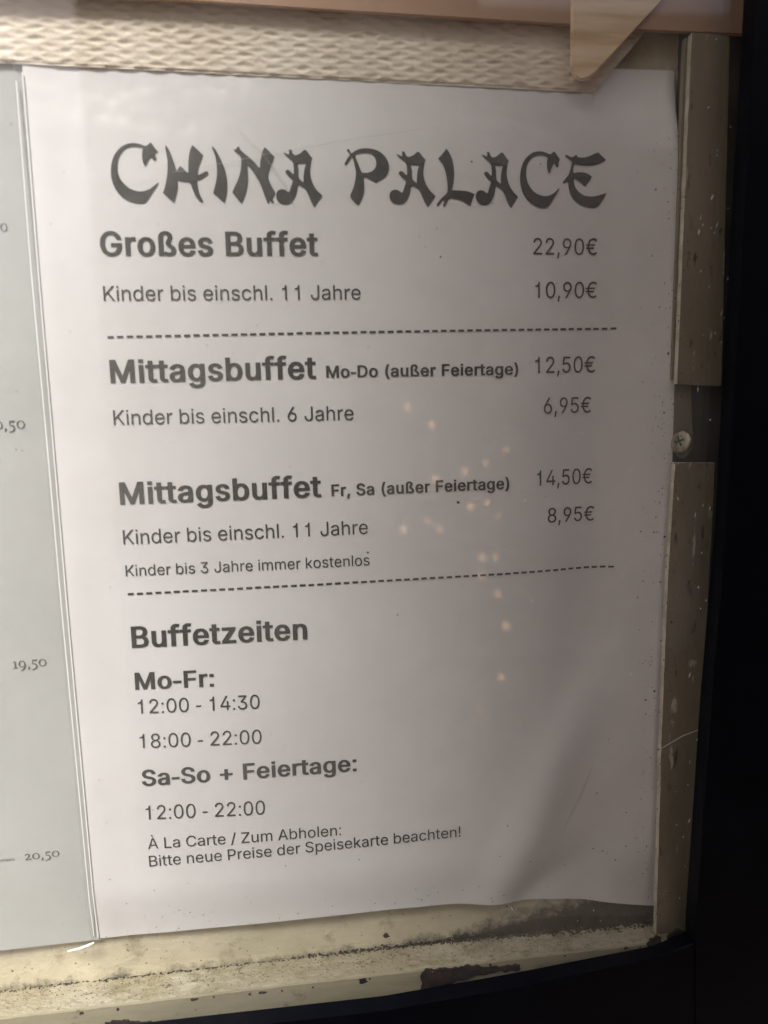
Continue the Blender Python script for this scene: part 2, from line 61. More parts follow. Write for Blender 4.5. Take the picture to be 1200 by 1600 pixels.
# outlines of a plain sans-serif alphabet, 1000 units to the em
GLYPHS = {
' ': [187,[]],
'!': [196,[[67,160,63,509,132,509,128,160],[98,-4,86,-3,75,1,66,9,58,18,54,29,52,41,54,53,58,64,66,73,75,80,86,85,98,86,110,85,121,80,130,73,138,64,142,53,143,41,142,29,138,18,130,9,121,1,110,-3]]],
'(': [273,[[89,207,90,244,94,283,101,324,109,364,119,403,132,441,145,477,160,510,177,539,236,539,219,503,204,466,191,428,179,390,169,351,161,313,156,276,152,241,151,207,152,176,155,145,160,115,167,83,177,50,188,16,202,-19,218,-57,236,-96,177,-96,150,-46,128,4,111,55,99,106,92,156]]],
')': [273,[[37,-96,56,-56,72,-18,86,18,97,52,106,85,113,116,118,147,121,177,122,207,121,241,117,276,112,313,104,351,94,390,82,428,69,466,54,503,37,539,97,539,113,510,128,477,142,441,154,403,164,364,173,323,179,283,183,244,184,207,182,156,174,104,161,53,144,3,123,-47,97,-96]]],
'+': [453,[[198,34,198,364,255,364,255,34],[61,172,61,226,391,226,391,172]]],
',': [187,[[38,-119,68,71,137,71,84,-119]]],
'-': [240,[[28,212,212,212,212,160,28,160]]],
'.': [190,[[60,68,130,68,130,0,60,0]]],
'/': [249,[[235,533,71,-76,14,-76,178,533]]],
'0': [453,[[227,-7,191,-3,158,7,130,24,105,48,85,77,69,113,57,155,50,202,48,254,50,306,57,353,69,395,85,431,106,461,130,484,159,502,191,512,227,516,262,512,295,502,323,484,348,461,368,431,384,395,396,353,403,306,405,254,403,202,396,155,384,113,368,77,348,48,323,24,295,7,263,-3],[227,50,250,52,271,60,290,74,306,92,320,116,330,144,338,176,342,213,344,254,342,295,338,332,330,365,320,393,306,416,290,435,271,449,250,457,227,460,203,457,182,449,163,435,147,416,134,393,123,365,115,332,111,295,109,254,111,213,115,176,123,144,134,116,147,92,163,74,182,60,203,52]]],
'1': [453,[[276,509,276,0,212,0,212,365,198,355,105,352,105,400,165,408,205,435,226,509]]],
'2': [453,[[64,0,64,47,234,229,282,282,294,298,303,312,311,327,316,341,319,356,320,371,319,389,315,405,308,419,298,431,287,441,273,449,258,455,241,458,224,460,205,458,188,454,172,447,159,438,148,427,139,413,132,398,128,381,127,362,66,362,68,391,75,418,86,442,102,464,121,482,143,496,168,507,196,513,225,516,254,513,281,507,306,497,328,482,346,465,361,445,372,423,379,398,381,372,380,354,377,336,371,318,363,299,351,280,336,259,267,180,153,60,153,57,389,57,389,0]]],
'3': [453,[[218,-7,188,-5,159,1,133,10,108,22,88,38,70,57,57,79,48,104,44,132,109,132,112,115,118,100,126,87,137,76,150,66,165,59,182,54,200,51,219,50,239,51,258,55,275,61,291,69,304,80,315,93,323,108,328,125,329,145,328,163,323,180,316,196,306,211,292,223,275,234,254,241,229,246,201,248,157,248,157,299,288,448,288,452,70,452,70,509,372,509,372,461,211,278,211,289,247,290,279,286,308,276,333,262,354,244,371,222,383,198,391,173,393,145,390,116,383,90,370,66,354,45,333,27,309,12,281,2,251,-5]]],
'4': [453,[[40,105,40,158,247,509,311,509,109,166,109,163,413,163,413,105],[282,0,282,121,282,146,282,318,343,318,343,0]]],
'5': [453,[[221,-7,192,-5,165,1,140,11,118,25,99,41,83,60,71,82,63,105,60,130,122,130,125,115,130,102,138,89,148,78,160,68,173,60,188,54,204,51,221,50,241,51,259,56,276,64,291,75,304,89,314,104,322,122,326,141,328,162,326,183,321,203,314,221,303,237,290,251,275,262,257,270,238,275,218,277,201,276,184,273,167,268,152,262,139,255,128,246,67,253,96,509,366,509,366,452,151,452,134,301,136,301,148,311,162,318,178,325,194,330,212,333,229,334,252,332,274,328,294,321,313,311,330,299,345,285,358,269,370,251,379,231,386,210,390,187,391,163,388,132,381,102,369,76,352,52,332,32,309,15,282,3,253,-4]]],
'6': [453,[[226,-7,196,-4,168,3,142,15,119,31,100,51,84,74,73,101,66,130,64,162,65,187,71,212,80,239,93,268,112,302,137,340,252,509,322,509,151,261,145,261,151,270,157,279,165,288,174,295,184,302,196,307,208,311,221,313,235,314,265,312,291,305,316,295,337,280,355,262,370,240,380,215,387,187,389,157,387,127,379,98,368,73,352,50,333,30,310,14,284,3,257,-4],[226,48,245,50,263,55,279,63,293,73,304,86,314,101,322,119,326,137,327,157,326,178,322,196,314,213,304,228,293,241,279,251,263,259,245,264,226,265,207,264,190,259,174,252,160,241,148,229,138,214,131,197,126,179,125,158,126,138,131,119,138,102,148,86,160,73,174,63,190,55,207,50]]],
'8': [453,[[226,-7,193,-5,163,1,136,11,111,25,91,42,74,62,62,84,54,109,52,135,53,156,58,176,65,195,75,212,87,228,101,241,117,252,134,260,153,265,153,267,129,276,109,289,93,308,80,330,73,354,70,380,73,405,79,429,90,450,106,469,124,485,146,498,170,508,197,514,226,516,255,514,282,508,306,498,328,485,346,469,361,450,373,429,379,405,382,380,379,354,372,330,359,308,343,289,323,276,300,267,300,265,319,260,335,252,351,241,365,228,377,212,387,195,395,176,399,156,401,135,398,109,391,84,378,62,362,42,341,25,317,11,289,1,259,-5],[226,49,248,50,267,54,285,60,300,69,313,79,323,91,331,106,335,121,337,139,335,157,330,173,322,189,312,202,298,213,283,223,265,230,247,234,226,235,206,234,187,230,169,223,154,213,140,202,130,189,122,173,117,157,115,139,117,121,121,106,129,91,139,79,152,69,167,60,185,54,205,50],[226,290,244,291,260,294,274,300,287,308,298,318,307,330,314,344,318,359,319,376,318,392,314,407,308,420,299,432,288,442,275,449,260,455,244,459,226,460,208,459,192,455,177,449,164,442,153,432,145,420,138,407,134,392,133,376,134,359,138,344,145,330,154,318,165,308,178,300,193,294,209,291]]],
'9': [453,[[226,516,256,513,285,506,310,494,333,478,352,458,368,434,380,408,387,378,389,347,387,322,382,296,373,270,359,240,340,207,315,168,200,0,130,0,301,248,307,248,302,238,295,229,287,221,278,214,268,207,257,202,245,198,232,195,218,195,188,197,161,203,137,214,116,229,98,247,83,269,72,294,66,321,64,352,66,382,73,411,85,436,101,459,120,479,143,494,168,506,196,513],[226,460,207,459,190,454,174,446,160,435,148,423,138,407,131,390,127,372,125,352,127,331,131,313,138,295,148,280,160,268,174,257,190,250,207,245,226,243,245,245,263,249,279,257,293,267,305,280,314,295,322,312,326,330,327,350,326,371,322,390,314,407,305,422,293,435,279,446,263,454,245,459]]],
':': [190,[[60,68,130,68,130,0,60,0],[60,373,130,373,130,305,60,305]]],
'A': [479,[[16,0,201,509,276,509,463,0,395,0,287,302,264,372,232,478,245,478,213,371,191,302,85,0],[110,142,110,199,370,199,370,142]]],
'B': [456,[[60,0,60,509,241,509,274,507,304,501,329,491,350,477,367,461,381,442,390,421,396,398,398,374,397,353,393,336,387,320,378,307,368,295,356,286,343,278,329,272,315,267,315,262,331,260,347,254,363,245,378,234,391,220,402,203,411,184,416,161,418,136,416,111,410,88,400,67,386,48,368,31,344,18,317,8,284,2,247,0],[125,57,245,57,281,60,309,67,330,80,344,96,353,115,355,137,354,153,350,169,342,184,333,197,320,209,306,218,289,225,269,229,248,231,125,231],[125,285,238,285,256,287,273,290,288,296,302,304,314,314,323,326,330,340,335,355,336,372,333,393,326,412,313,429,294,442,270,449,240,452,125,452]]],
'C': [510,[[267,-7,225,-3,186,7,150,25,119,49,92,79,70,115,53,157,44,203,40,254,44,305,53,352,70,393,92,429,119,459,150,484,186,501,225,512,267,516,293,514,317,511,340,504,362,496,383,485,402,471,419,456,435,438,448,418,459,397,467,373,473,348,408,348,404,365,397,380,389,395,380,407,369,418,357,428,344,437,330,444,315,449,300,453,284,455,267,456,237,453,209,445,184,432,161,414,141,391,125,364,113,332,106,295,103,254,106,213,113,177,125,145,141,117,161,94,184,76,210,63,237,56,267,53,284,54,300,56,315,60,330,65,344,72,357,81,369,90,380,102,389,114,397,128,404,144,408,160,473,160,467,135,459,112,448,91,435,71,420,53,402,38,383,24,363,13,341,5,317,-2,293,-6]]],
'D': [502,[[219,0,96,0,96,57,215,57,254,60,288,68,318,81,343,99,363,122,379,149,390,181,397,216,399,255,397,294,390,329,379,361,364,388,344,410,320,428,291,441,258,449,221,452,93,452,93,509,225,509,273,505,315,495,353,478,385,455,412,426,433,391,449,351,458,306,462,255,458,205,449,159,433,119,411,83,384,54,351,31,312,14,268,3],[125,509,125,0,60,0,60,509]]],
'F': [410,[[60,0,60,509,369,509,369,452,125,452,125,278,346,278,346,221,125,221,125,0]]],
'G': [520,[[269,-7,225,-3,185,7,149,25,118,49,91,79,69,116,53,157,43,203,40,254,43,305,53,352,69,393,91,429,117,459,149,484,184,501,223,512,265,516,291,514,316,510,340,504,363,494,384,483,403,469,421,453,436,436,449,416,460,395,468,373,474,349,408,349,402,365,395,379,387,393,378,406,368,417,356,427,344,436,330,443,315,448,300,453,283,455,265,456,236,453,209,445,183,432,160,414,141,392,125,364,113,332,106,295,103,254,106,213,113,177,125,145,141,117,161,95,184,76,210,63,238,56,269,53,296,55,322,61,345,71,365,85,382,102,396,123,407,147,413,173,415,202,434,199,283,199,283,256,478,256,478,200,475,160,466,124,451,91,431,62,406,38,377,19,344,5,308,-4]]],
'J': [396,[[185,-7,143,-2,106,11,75,33,52,63,38,100,33,145,33,173,98,173,98,145,100,117,108,93,122,74,139,61,160,53,185,50,209,53,230,61,248,74,261,93,269,117,272,145,272,509,336,509,336,145,332,100,318,63,294,33,263,11,227,-2]]],
'K': [466,[[104,145,104,216,139,261,174,303,212,344,364,509,448,509,231,276,228,276],[60,0,60,509,125,509,125,334,124,225,125,193,125,0],[372,0,188,259,228,309,449,0]]],
'L': [393,[[60,0,60,509,125,509,125,57,361,57,361,0]]],
'M': [628,[[60,0,60,509,152,509,277,187,287,159,299,123,311,84,322,49,307,49,318,83,330,121,342,158,352,187,476,509,568,509,568,0,504,0,504,291,504,327,505,369,506,413,507,457,513,457,498,409,482,363,467,322,456,291,342,0,286,0,170,291,159,321,145,361,129,408,112,457,119,457,120,416,121,372,122,328,122,291,122,0]]],
'P': [444,[[60,0,60,509,235,509,272,506,305,499,332,487,356,471,375,452,390,430,400,404,407,377,409,348,407,318,400,291,390,265,375,243,356,223,332,207,305,195,272,188,235,186,109,186,109,242,233,242,257,244,279,248,297,256,312,266,324,279,333,294,339,310,343,328,344,348,343,367,339,385,333,402,324,416,312,428,297,439,279,446,257,451,232,452,125,452,125,0]]],
'S': [446,[[224,-9,188,-7,156,-1,128,9,102,23,81,40,64,60,51,83,42,109,38,137,104,137,108,118,114,102,123,88,136,76,150,66,166,59,185,53,204,50,224,49,246,50,267,54,286,60,303,69,317,79,329,92,338,106,344,122,346,139,344,154,340,168,332,179,322,189,310,197,296,205,245,222,184,239,145,253,112,269,86,289,67,313,56,341,52,372,54,400,62,425,75,448,92,468,113,484,138,498,165,508,195,514,227,516,259,514,289,508,316,498,340,484,360,468,377,449,390,427,398,403,401,378,337,378,332,402,320,421,302,437,280,449,254,456,225,459,204,457,185,454,167,448,152,440,139,430,129,418,121,405,117,391,115,376,117,359,122,345,131,334,142,324,155,315,169,308,212,293,264,279,312,264,328,256,344,248,359,238,372,226,384,213,395,198,402,180,407,161,408,139,406,112,399,87,386,64,370,43,349,25,323,11,294,0,261,-7]]],
'Z': [438,[[42,0,42,46,273,385,306,431,341,476,348,454,285,452,223,452,40,452,40,509,397,509,397,462,169,129,134,81,97,33,90,54,152,57,214,57,399,57,399,0]]],
'a': [389,[[160,-9,137,-7,115,-3,94,5,76,15,60,29,48,45,38,63,32,84,30,108,32,128,36,146,43,161,53,174,64,184,78,193,92,200,108,206,125,211,178,220,234,227,247,229,257,231,265,235,271,240,274,246,276,255,276,257,275,272,272,285,267,297,260,307,251,315,240,322,227,327,212,330,196,331,178,330,163,327,149,322,137,316,127,309,118,301,110,292,104,283,100,274,41,291,51,313,64,331,79,346,95,358,114,368,133,375,153,380,173,383,194,384,239,379,255,375,271,369,286,360,300,350,312,336,322,320,330,301,335,278,337,251,337,0,277,0,277,52,272,52,252,25,242,16,229,8,215,1,199,-4,181,-7],[170,45,192,47,211,51,228,59,242,68,254,80,263,93,270,108,274,122,276,138,276,190,259,182,231,176,200,171,175,168,134,159,122,153,112,147,103,139,97,130,93,118,92,105,93,93,96,82,102,72,109,64,119,57,130,52,142,48,156,46]]],
'b': [424,[[229,-8,208,-7,189,-3,172,4,159,12,147,21,138,31,118,59,112,59,112,0,53,0,53,509,114,509,114,319,118,319,137,346,147,355,158,364,171,373,188,379,207,383,229,384,259,382,287,374,313,361,335,342,354,320,370,293,381,261,388,227,390,189,388,151,381,116,370,84,355,57,336,34,313,16,288,3,260,-6],[220,47,242,49,262,55,279,66,294,80,306,97,316,117,323,139,327,163,328,189,327,215,323,239,316,261,307,281,295,298,280,311,262,322,243,328,220,330,198,328,178,322,161,312,147,299,134,282,125,263,118,241,114,216,113,189,114,162,118,138,125,115,135,95,147,78,162,65,179,55,198,49]]],
'c': [395,[[207,-8,174,-5,144,3,117,16,93,35,72,58,56,85,44,116,37,150,34,187,37,225,44,260,56,291,72,318,93,341,117,360,144,374,174,382,207,384,226,384,243,381,260,377,276,371,291,364,305,356,318,346,330,335,340,322,349,308,356,293,362,277,303,262,290,289,270,311,242,325,207,330,184,328,163,321,145,310,130,296,118,278,108,258,102,236,98,212,96,187,98,163,102,139,108,117,118,97,130,80,145,66,163,55,184,49,207,46,243,52,271,66,292,89,304,117,363,102,357,86,350,70,341,56,331,43,319,32,306,21,292,12,277,5,261,-1,244,-5,226,-7]]],
'd': [424,[[195,-8,165,-6,137,3,111,16,89,34,70,57,55,84,43,116,36,151,34,189,36,227,43,261,55,293,70,320,89,342,112,361,137,374,165,382,196,384,218,383,237,379,253,373,267,364,278,355,287,346,306,319,311,319,311,509,372,509,372,0,313,0,313,59,307,59,287,31,277,21,266,12,252,4,236,-3,217,-7],[205,47,226,49,246,55,263,65,278,78,290,95,299,115,306,138,310,162,312,189,310,216,306,241,300,263,290,282,278,299,263,312,246,322,227,328,205,330,182,328,162,322,145,311,130,298,118,281,108,261,102,239,98,215,96,189,98,163,102,139,109,117,118,97,130,80,145,66,162,55,182,49]]],
'e': [404,[[212,-8,177,-5,145,3,117,16,92,35,72,58,56,85,44,116,37,150,34,187,36,224,44,258,55,290,71,317,91,340,115,359,142,373,172,382,205,384,226,383,246,380,266,374,285,366,303,355,319,341,334,324,347,305,357,282,365,256,370,227,371,194,371,169,75,169,75,221,338,221,310,202,308,226,304,248,298,269,288,286,277,301,263,314,246,323,227,328,205,330,183,328,164,323,146,313,131,301,119,286,109,270,102,251,97,231,96,211,96,178,98,151,102,127,110,106,121,88,135,73,151,61,169,53,190,48,212,46,227,47,241,49,254,53,265,58,276,65,285,73,294,82,300,93,306,105,365,91,358,72,348,55,335,39,320,26,302,14,283,4,261,-3,237,-7]]],
'f': [253,[[228,379,228,327,6,327,6,379],[81,0,81,432,82,452,87,470,96,486,107,499,120,510,135,519,152,525,169,529,187,530,222,527,243,521,227,468,215,472,195,474,178,472,164,468,154,460,147,449,143,435,142,419,142,0]]],
'g': [425,[[207,-151,180,-149,156,-146,134,-140,114,-132,97,-122,82,-110,70,-97,59,-84,51,-69,101,-41,122,-66,131,-74,142,-82,154,-88,169,-93,187,-96,207,-97,236,-95,261,-87,282,-75,298,-58,308,-34,311,-6,311,68,306,68,287,41,277,32,266,23,252,16,236,10,217,6,195,5,165,7,138,14,113,27,90,43,71,65,55,90,43,120,36,154,34,191,36,229,43,263,55,293,71,320,90,342,112,361,138,374,166,382,196,384,218,383,237,379,253,373,267,365,279,356,288,346,308,319,313,319,313,379,372,379,372,-9,370,-40,363,-67,350,-90,334,-109,314,-124,291,-136,265,-144,237,-149],[205,59,227,61,246,66,264,75,278,87,290,103,300,121,307,142,311,166,312,193,311,219,307,242,300,264,291,283,279,299,264,312,247,322,227,328,205,330,182,328,163,322,145,312,130,298,118,282,109,262,102,241,98,218,96,193,98,167,102,144,109,123,118,104,131,88,145,76,163,66,183,61]]],
'h': [410,[[114,227,114,0,53,0,53,509,114,509,114,287,102,287,116,319,132,344,152,362,175,374,200,382,227,384,252,383,275,377,295,369,313,356,328,340,341,321,350,298,355,271,357,240,357,0,296,0,296,235,293,263,286,286,273,304,256,318,235,326,210,329,192,328,176,324,161,317,147,308,136,297,126,283,119,266,115,248]]],
'i': [166,[[53,0,53,379,114,379,114,0],[53,509,114,509,114,446,53,446]]],
'k': [380,[[110,137,110,212,121,212,284,379,360,379,184,199,177,199],[53,0,53,509,114,509,114,0],[294,0,148,186,191,229,372,0]]],
'l': [167,[[53,509,114,509,114,0,53,0]]],
'm': [609,[[53,0,53,379,112,379,112,295,108,295,114,314,122,331,132,346,144,358,158,368,172,376,187,382,203,385,219,386,245,383,268,375,287,361,303,342,314,320,321,295,312,295,318,312,326,329,337,343,350,356,364,366,381,375,398,381,417,385,437,386,458,385,478,380,497,372,514,361,529,346,541,328,550,307,555,283,557,255,557,0,496,0,496,254,493,279,485,298,473,313,456,323,438,329,419,330,402,329,387,326,374,320,363,312,353,302,345,290,340,277,336,263,335,247,335,0,274,0,274,260,272,280,265,297,253,311,238,322,220,328,199,330,185,329,171,326,158,320,145,312,135,302,126,289,119,274,115,257,114,238,114,0]]],
'n': [409,[[114,227,114,0,53,0,53,379,112,379,112,287,102,287,116,319,132,344,152,362,175,374,200,382,227,384,252,383,275,377,295,369,313,356,328,340,341,321,350,298,355,271,357,240,357,0,296,0,296,235,293,263,286,286,273,304,256,318,235,326,210,329,192,328,176,324,161,317,147,308,136,297,126,283,119,266,115,248]]],
'o': [415,[[207,-8,174,-5,144,3,117,16,93,35,72,58,56,85,44,116,37,150,34,187,37,225,44,260,56,291,72,318,93,341,117,360,144,374,174,382,207,384,241,382,271,374,299,360,323,341,343,318,359,291,371,260,379,225,381,187,379,150,371,116,359,85,343,58,323,35,299,16,271,3,241,-5],[207,46,231,49,252,55,270,66,285,80,298,97,307,117,314,139,318,163,319,187,318,212,314,236,307,258,298,278,285,296,270,310,252,321,231,328,207,330,184,328,163,321,145,310,130,296,118,278,108,258,102,236,98,212,96,187,98,163,102,139,108,117,118,97,130,80,145,66,163,55,184,49]]],
'p': [424,[[53,-143,53,379,112,379,112,319,118,319,137,346,147,355,158,364,171,373,188,379,207,383,229,384,259,382,287,374,313,361,335,342,354,320,370,293,381,261,388,227,390,189,388,151,381,116,370,84,355,57,336,34,313,16,288,3,260,-6,229,-8,208,-7,189,-3,173,4,159,12,147,21,138,31,118,59,114,59,114,-143],[220,47,242,49,262,55,279,66,294,80,306,97,316,117,323,139,327,163,328,189,327,215,323,239,316,261,307,281,295,298,280,311,262,322,243,328,220,330,198,328,178,322,161,312,147,299,134,282,125,263,118,241,114,216,113,189,114,162,118,138,125,115,135,95,147,78,162,65,179,55,198,49]]],
'r': [259,[[53,0,53,379,112,379,112,321,115,321,124,339,137,354,152,367,171,377,191,383,213,385,229,384,243,384,243,322,230,324,207,326,190,324,174,321,159,315,146,306,135,296,126,284,119,269,115,254,114,237,114,0]]],
's': [365,[[182,-8,157,-7,133,-3,112,3,93,12,76,24,62,38,50,54,41,73,36,94,94,107,101,87,111,72,124,60,141,52,160,47,181,45,206,47,227,53,244,62,258,74,265,88,268,103,266,115,262,126,254,136,243,144,229,150,212,155,149,170,118,180,92,192,72,208,58,227,50,249,47,274,49,295,55,314,65,332,79,347,95,360,115,370,137,378,161,383,187,384,212,383,234,379,254,372,271,363,286,352,299,339,309,324,318,308,324,290,268,277,262,291,254,304,243,316,228,325,210,331,187,333,166,331,147,326,131,317,119,305,111,292,109,277,110,264,115,253,124,243,136,235,152,229,172,223,229,209,261,200,287,187,306,171,320,153,328,131,331,107,329,85,323,65,312,47,298,31,281,18,260,6,236,-2,210,-7]]],
't': [227,[[204,379,204,327,6,327,6,379],[65,471,126,471,126,98,127,83,130,70,136,61,144,55,156,51,170,50,185,51,202,54,213,2,192,-3,168,-4,138,-1,113,7,92,21,77,41,68,64,65,93]]],
'u': [410,[[182,-5,158,-3,135,2,115,11,97,23,82,39,69,59,60,82,54,109,53,139,53,379,114,379,114,144,116,117,124,94,137,75,154,61,175,53,200,50,218,51,234,55,249,62,263,71,274,83,283,97,290,113,295,132,296,153,296,379,357,379,357,0,298,0,298,92,307,92,294,60,277,35,257,17,234,5,209,-3]]],
'z': [380,[[42,0,42,46,254,320,254,323,48,323,48,379,333,379,333,331,126,60,126,56,339,56,339,0]]],
'À': [479,[[16,0,201,509,276,509,463,0,395,0,287,302,264,372,232,478,245,478,213,371,191,302,85,0],[110,142,110,199,370,199,370,142],[216,558,150,659,218,659,266,558]]],
'ß': [441,[[122,362,122,0,60,0,60,362,64,409,77,447,99,477,127,498,160,511,197,516,218,514,240,510,260,503,280,493,297,479,312,463,323,443,330,420,332,393,331,377,329,363,325,351,309,322,292,299,289,291,286,282,285,272,287,261,291,250,297,241,327,215,362,188,373,177,383,165,391,152,398,137,402,120,403,100,401,79,396,59,386,42,374,27,358,15,340,6,319,-1,295,-5,269,-7,247,-6,227,-3,207,1,190,7,175,14,164,20,187,74,217,58,231,54,247,51,265,50,287,51,306,56,321,64,333,75,339,88,342,104,340,117,336,129,330,139,300,167,264,194,253,204,243,215,235,227,228,240,224,255,223,272,223,285,226,297,230,306,247,329,264,353,269,363,271,374,272,388,269,410,262,428,250,442,234,451,217,457,197,459,174,456,156,448,141,435,130,417,124,393]]],
'€': [463,[[364,329,341,279,16,279,34,329],[321,229,298,179,16,179,34,229],[423,463,398,409,366,433,329,450,316,453,302,455,288,456,261,453,236,446,213,433,193,415,175,392,161,365,150,333,143,296,141,254,143,213,150,176,161,144,175,116,193,94,213,76,236,63,261,55,288,53,302,54,316,55,329,59,365,74,396,96,422,43,403,28,383,15,361,6,337,-1,313,-5,288,-7,249,-3,212,7,179,25,150,49,125,79,105,115,90,156,81,203,78,254,81,305,90,352,105,393,125,430,150,460,179,484,212,501,249,512,288,516,313,514,337,510,361,502,383,492,404,479]]]}

random.seed(7)
C = bpy.context.scene.collection
Z0 = 1.62                                    # height of the top of the sheets above the street

def W(u, v, w=0.0):
    return Vector((u / 1000.0, -w / 1000.0, Z0 - v / 1000.0))

# ---------------------------------------------------------------- camera
cam_d = bpy.data.cameras.new('camera')
cam = bpy.data.objects.new('camera', cam_d); C.objects.link(cam)
cu, cv, cw = D['cam']['loc']
R = D['cam']['R']
wd = lambda r: Vector((r[0], r[2], -r[1]))
ax, ay, az = wd(R[0]), -wd(R[1]), -wd(R[2])
M = Matrix((( ax.x, ay.x, az.x), (ax.y, ay.y, az.y), (ax.z, ay.z, az.z))).to_4x4()
M.translation = W(cu, cv, cw)
cam.matrix_world = M
cam_d.sensor_fit = 'VERTICAL'; cam_d.sensor_height = 36.0
cam_d.lens = D['cam']['f'] / 1600.0 * 36.0
cam_d.clip_start = 0.01; cam_d.clip_end = 200.0
cam_d.dof.use_dof = True; cam_d.dof.focus_distance = 0.262; cam_d.dof.aperture_fstop = 6.5
bpy.context.scene.camera = cam

# ---------------------------------------------------------------- sky, sun, exposure
SUN_AZ, SUN_EL = math.radians(17), math.radians(54)      # the sun stands high behind the viewer's left shoulder, behind thin cloud
sun_dir = Vector((-math.sin(SUN_AZ) * math.cos(SUN_EL), -math.cos(SUN_AZ) * math.cos(SUN_EL), math.sin(SUN_EL)))
el = math.asin(sun_dir.z); az_ = math.atan2(sun_dir.x, sun_dir.y)
world = bpy.data.worlds.new('World'); bpy.context.scene.world = world
world.use_nodes = True
nt = world.node_tree
bg = nt.nodes['Background']
sky = nt.nodes.new('ShaderNodeTexSky'); sky.sky_type = 'NISHITA'
sky.sun_disc = False; sky.sun_elevation = el; sky.sun_rotation = az_
sky.air_density = 0.7; sky.dust_density = 6.0; sky.ozone_density = 0.3
nt.links.new(sky.outputs[0], bg.inputs[0]); bg.inputs[1].default_value = 0.075
sd = bpy.data.lights.new('sun', 'SUN'); sd.energy = 4.4; sd.angle = math.radians(16); sd.color = (1.0, 0.985, 0.98)
sun = bpy.data.objects.new('sun', sd); C.objects.link(sun)
sun.rotation_euler = sun_dir.to_track_quat('Z', 'Y').to_euler()
sun.location = (-3, -2, 4)
vs = bpy.context.scene.view_settings
vs.view_transform = 'Standard'; vs.look = 'None'; vs.gamma = 1.0; vs.exposure = 0.92

# ---------------------------------------------------------------- helpers
def tag(o, label=None, cat=None, group=None, kind=None):
    if label: o['label'] = label
    if cat: o['category'] = cat
    if group: o['group'] = group
    if kind: o['kind'] = kind
    return o

def empty(name, p):
    o = bpy.data.objects.new(name, None); C.objects.link(o); o.location = p
    o.empty_display_size = 0.02
    return o

def link_mesh(name, me, mat, parent=None):
    if mat and not me.materials: me.materials.append(mat)
    o = bpy.data.objects.new(name, me); C.objects.link(o)
    if parent:
        o.parent = parent
        if parent.type == 'EMPTY': o.matrix_parent_inverse = Matrix.Translation(-parent.location)
    return o

def from_bm(name, bm, mat, parent=None, smooth=False):
    bmesh.ops.recalc_face_normals(bm, faces=bm.faces)
    me = bpy.data.meshes.new(name); bm.to_mesh(me); bm.free()
    if smooth:
        for p in me.polygons: p.use_smooth = True
    return link_mesh(name, me, mat, parent)

def prism_bm(bm, poly, w0, w1, bevel=0.0, segs=2):
    a = [bm.verts.new(W(u, v, w0)) for u, v in poly]
    b = [bm.verts.new(W(u, v, w1)) for u, v in poly]
    n = len(poly)
    f0 = bm.faces.new(a); f1 = bm.faces.new(list(reversed(b)))
    for i in range(n): bm.faces.new((a[i], b[i], b[(i + 1) % n], a[(i + 1) % n]))
    if bevel:
        ed = list({e for f in (f1,) for e in f.edges} | {e for v_ in b for e in v_.link_edges})
        bmesh.ops.bevel(bm, geom=ed, offset=bevel / 1000.0, segments=segs, affect='EDGES', clamp_overlap=True)

def prism(name, poly, w0, w1, mat, parent=None, bevel=0.0, segs=2):
    bm = bmesh.new(); prism_bm(bm, poly, w0, w1, bevel, segs)
    bmesh.ops.recalc_face_normals(bm, faces=bm.faces)
    return from_bm(name, bm, mat, parent)

def roughen(poly, step, amp, seed, fixed=()):
    """A polygon with its long sides broken up a little, as a worn or sawn edge is."""
    out = []
    n = len(poly)
    for i in range(n):
        a, b = poly[i], poly[(i + 1) % n]
        L = math.hypot(b[0] - a[0], b[1] - a[1])
        k = max(1, int(L / step))
        if i in fixed: k = 1
        for j in range(k):
            t = j / k
            x, y = a[0] + (b[0] - a[0]) * t, a[1] + (b[1] - a[1]) * t
            if j:
                nx, ny = -(b[1] - a[1]) / L, (b[0] - a[0]) / L
                d = amp * noise.noise(Vector((x * .35 + seed, y * .35, seed))) + amp * .5 * noise.noise(Vector((x * 1.3, y * 1.3, seed)))
                x += nx * d; y += ny * d
            out.append((x, y))
    return out

def interp(pts, key, axis=0):
    o = 1 - axis
    if key <= pts[0][axis]:
        a, b = pts[0], pts[1]
    elif key >= pts[-1][axis]:
        a, b = pts[-2], pts[-1]
    else:
        for a, b in zip(pts, pts[1:]):
            if a[axis] <= key <= b[axis]: break
    t = (key - a[axis]) / ((b[axis] - a[axis]) or 1e-9)
    return a[o] + (b[o] - a[o]) * t

def sstep(a, b, x):
    t = min(1, max(0, (x - a) / (b - a))); return t * t * (3 - 2 * t)

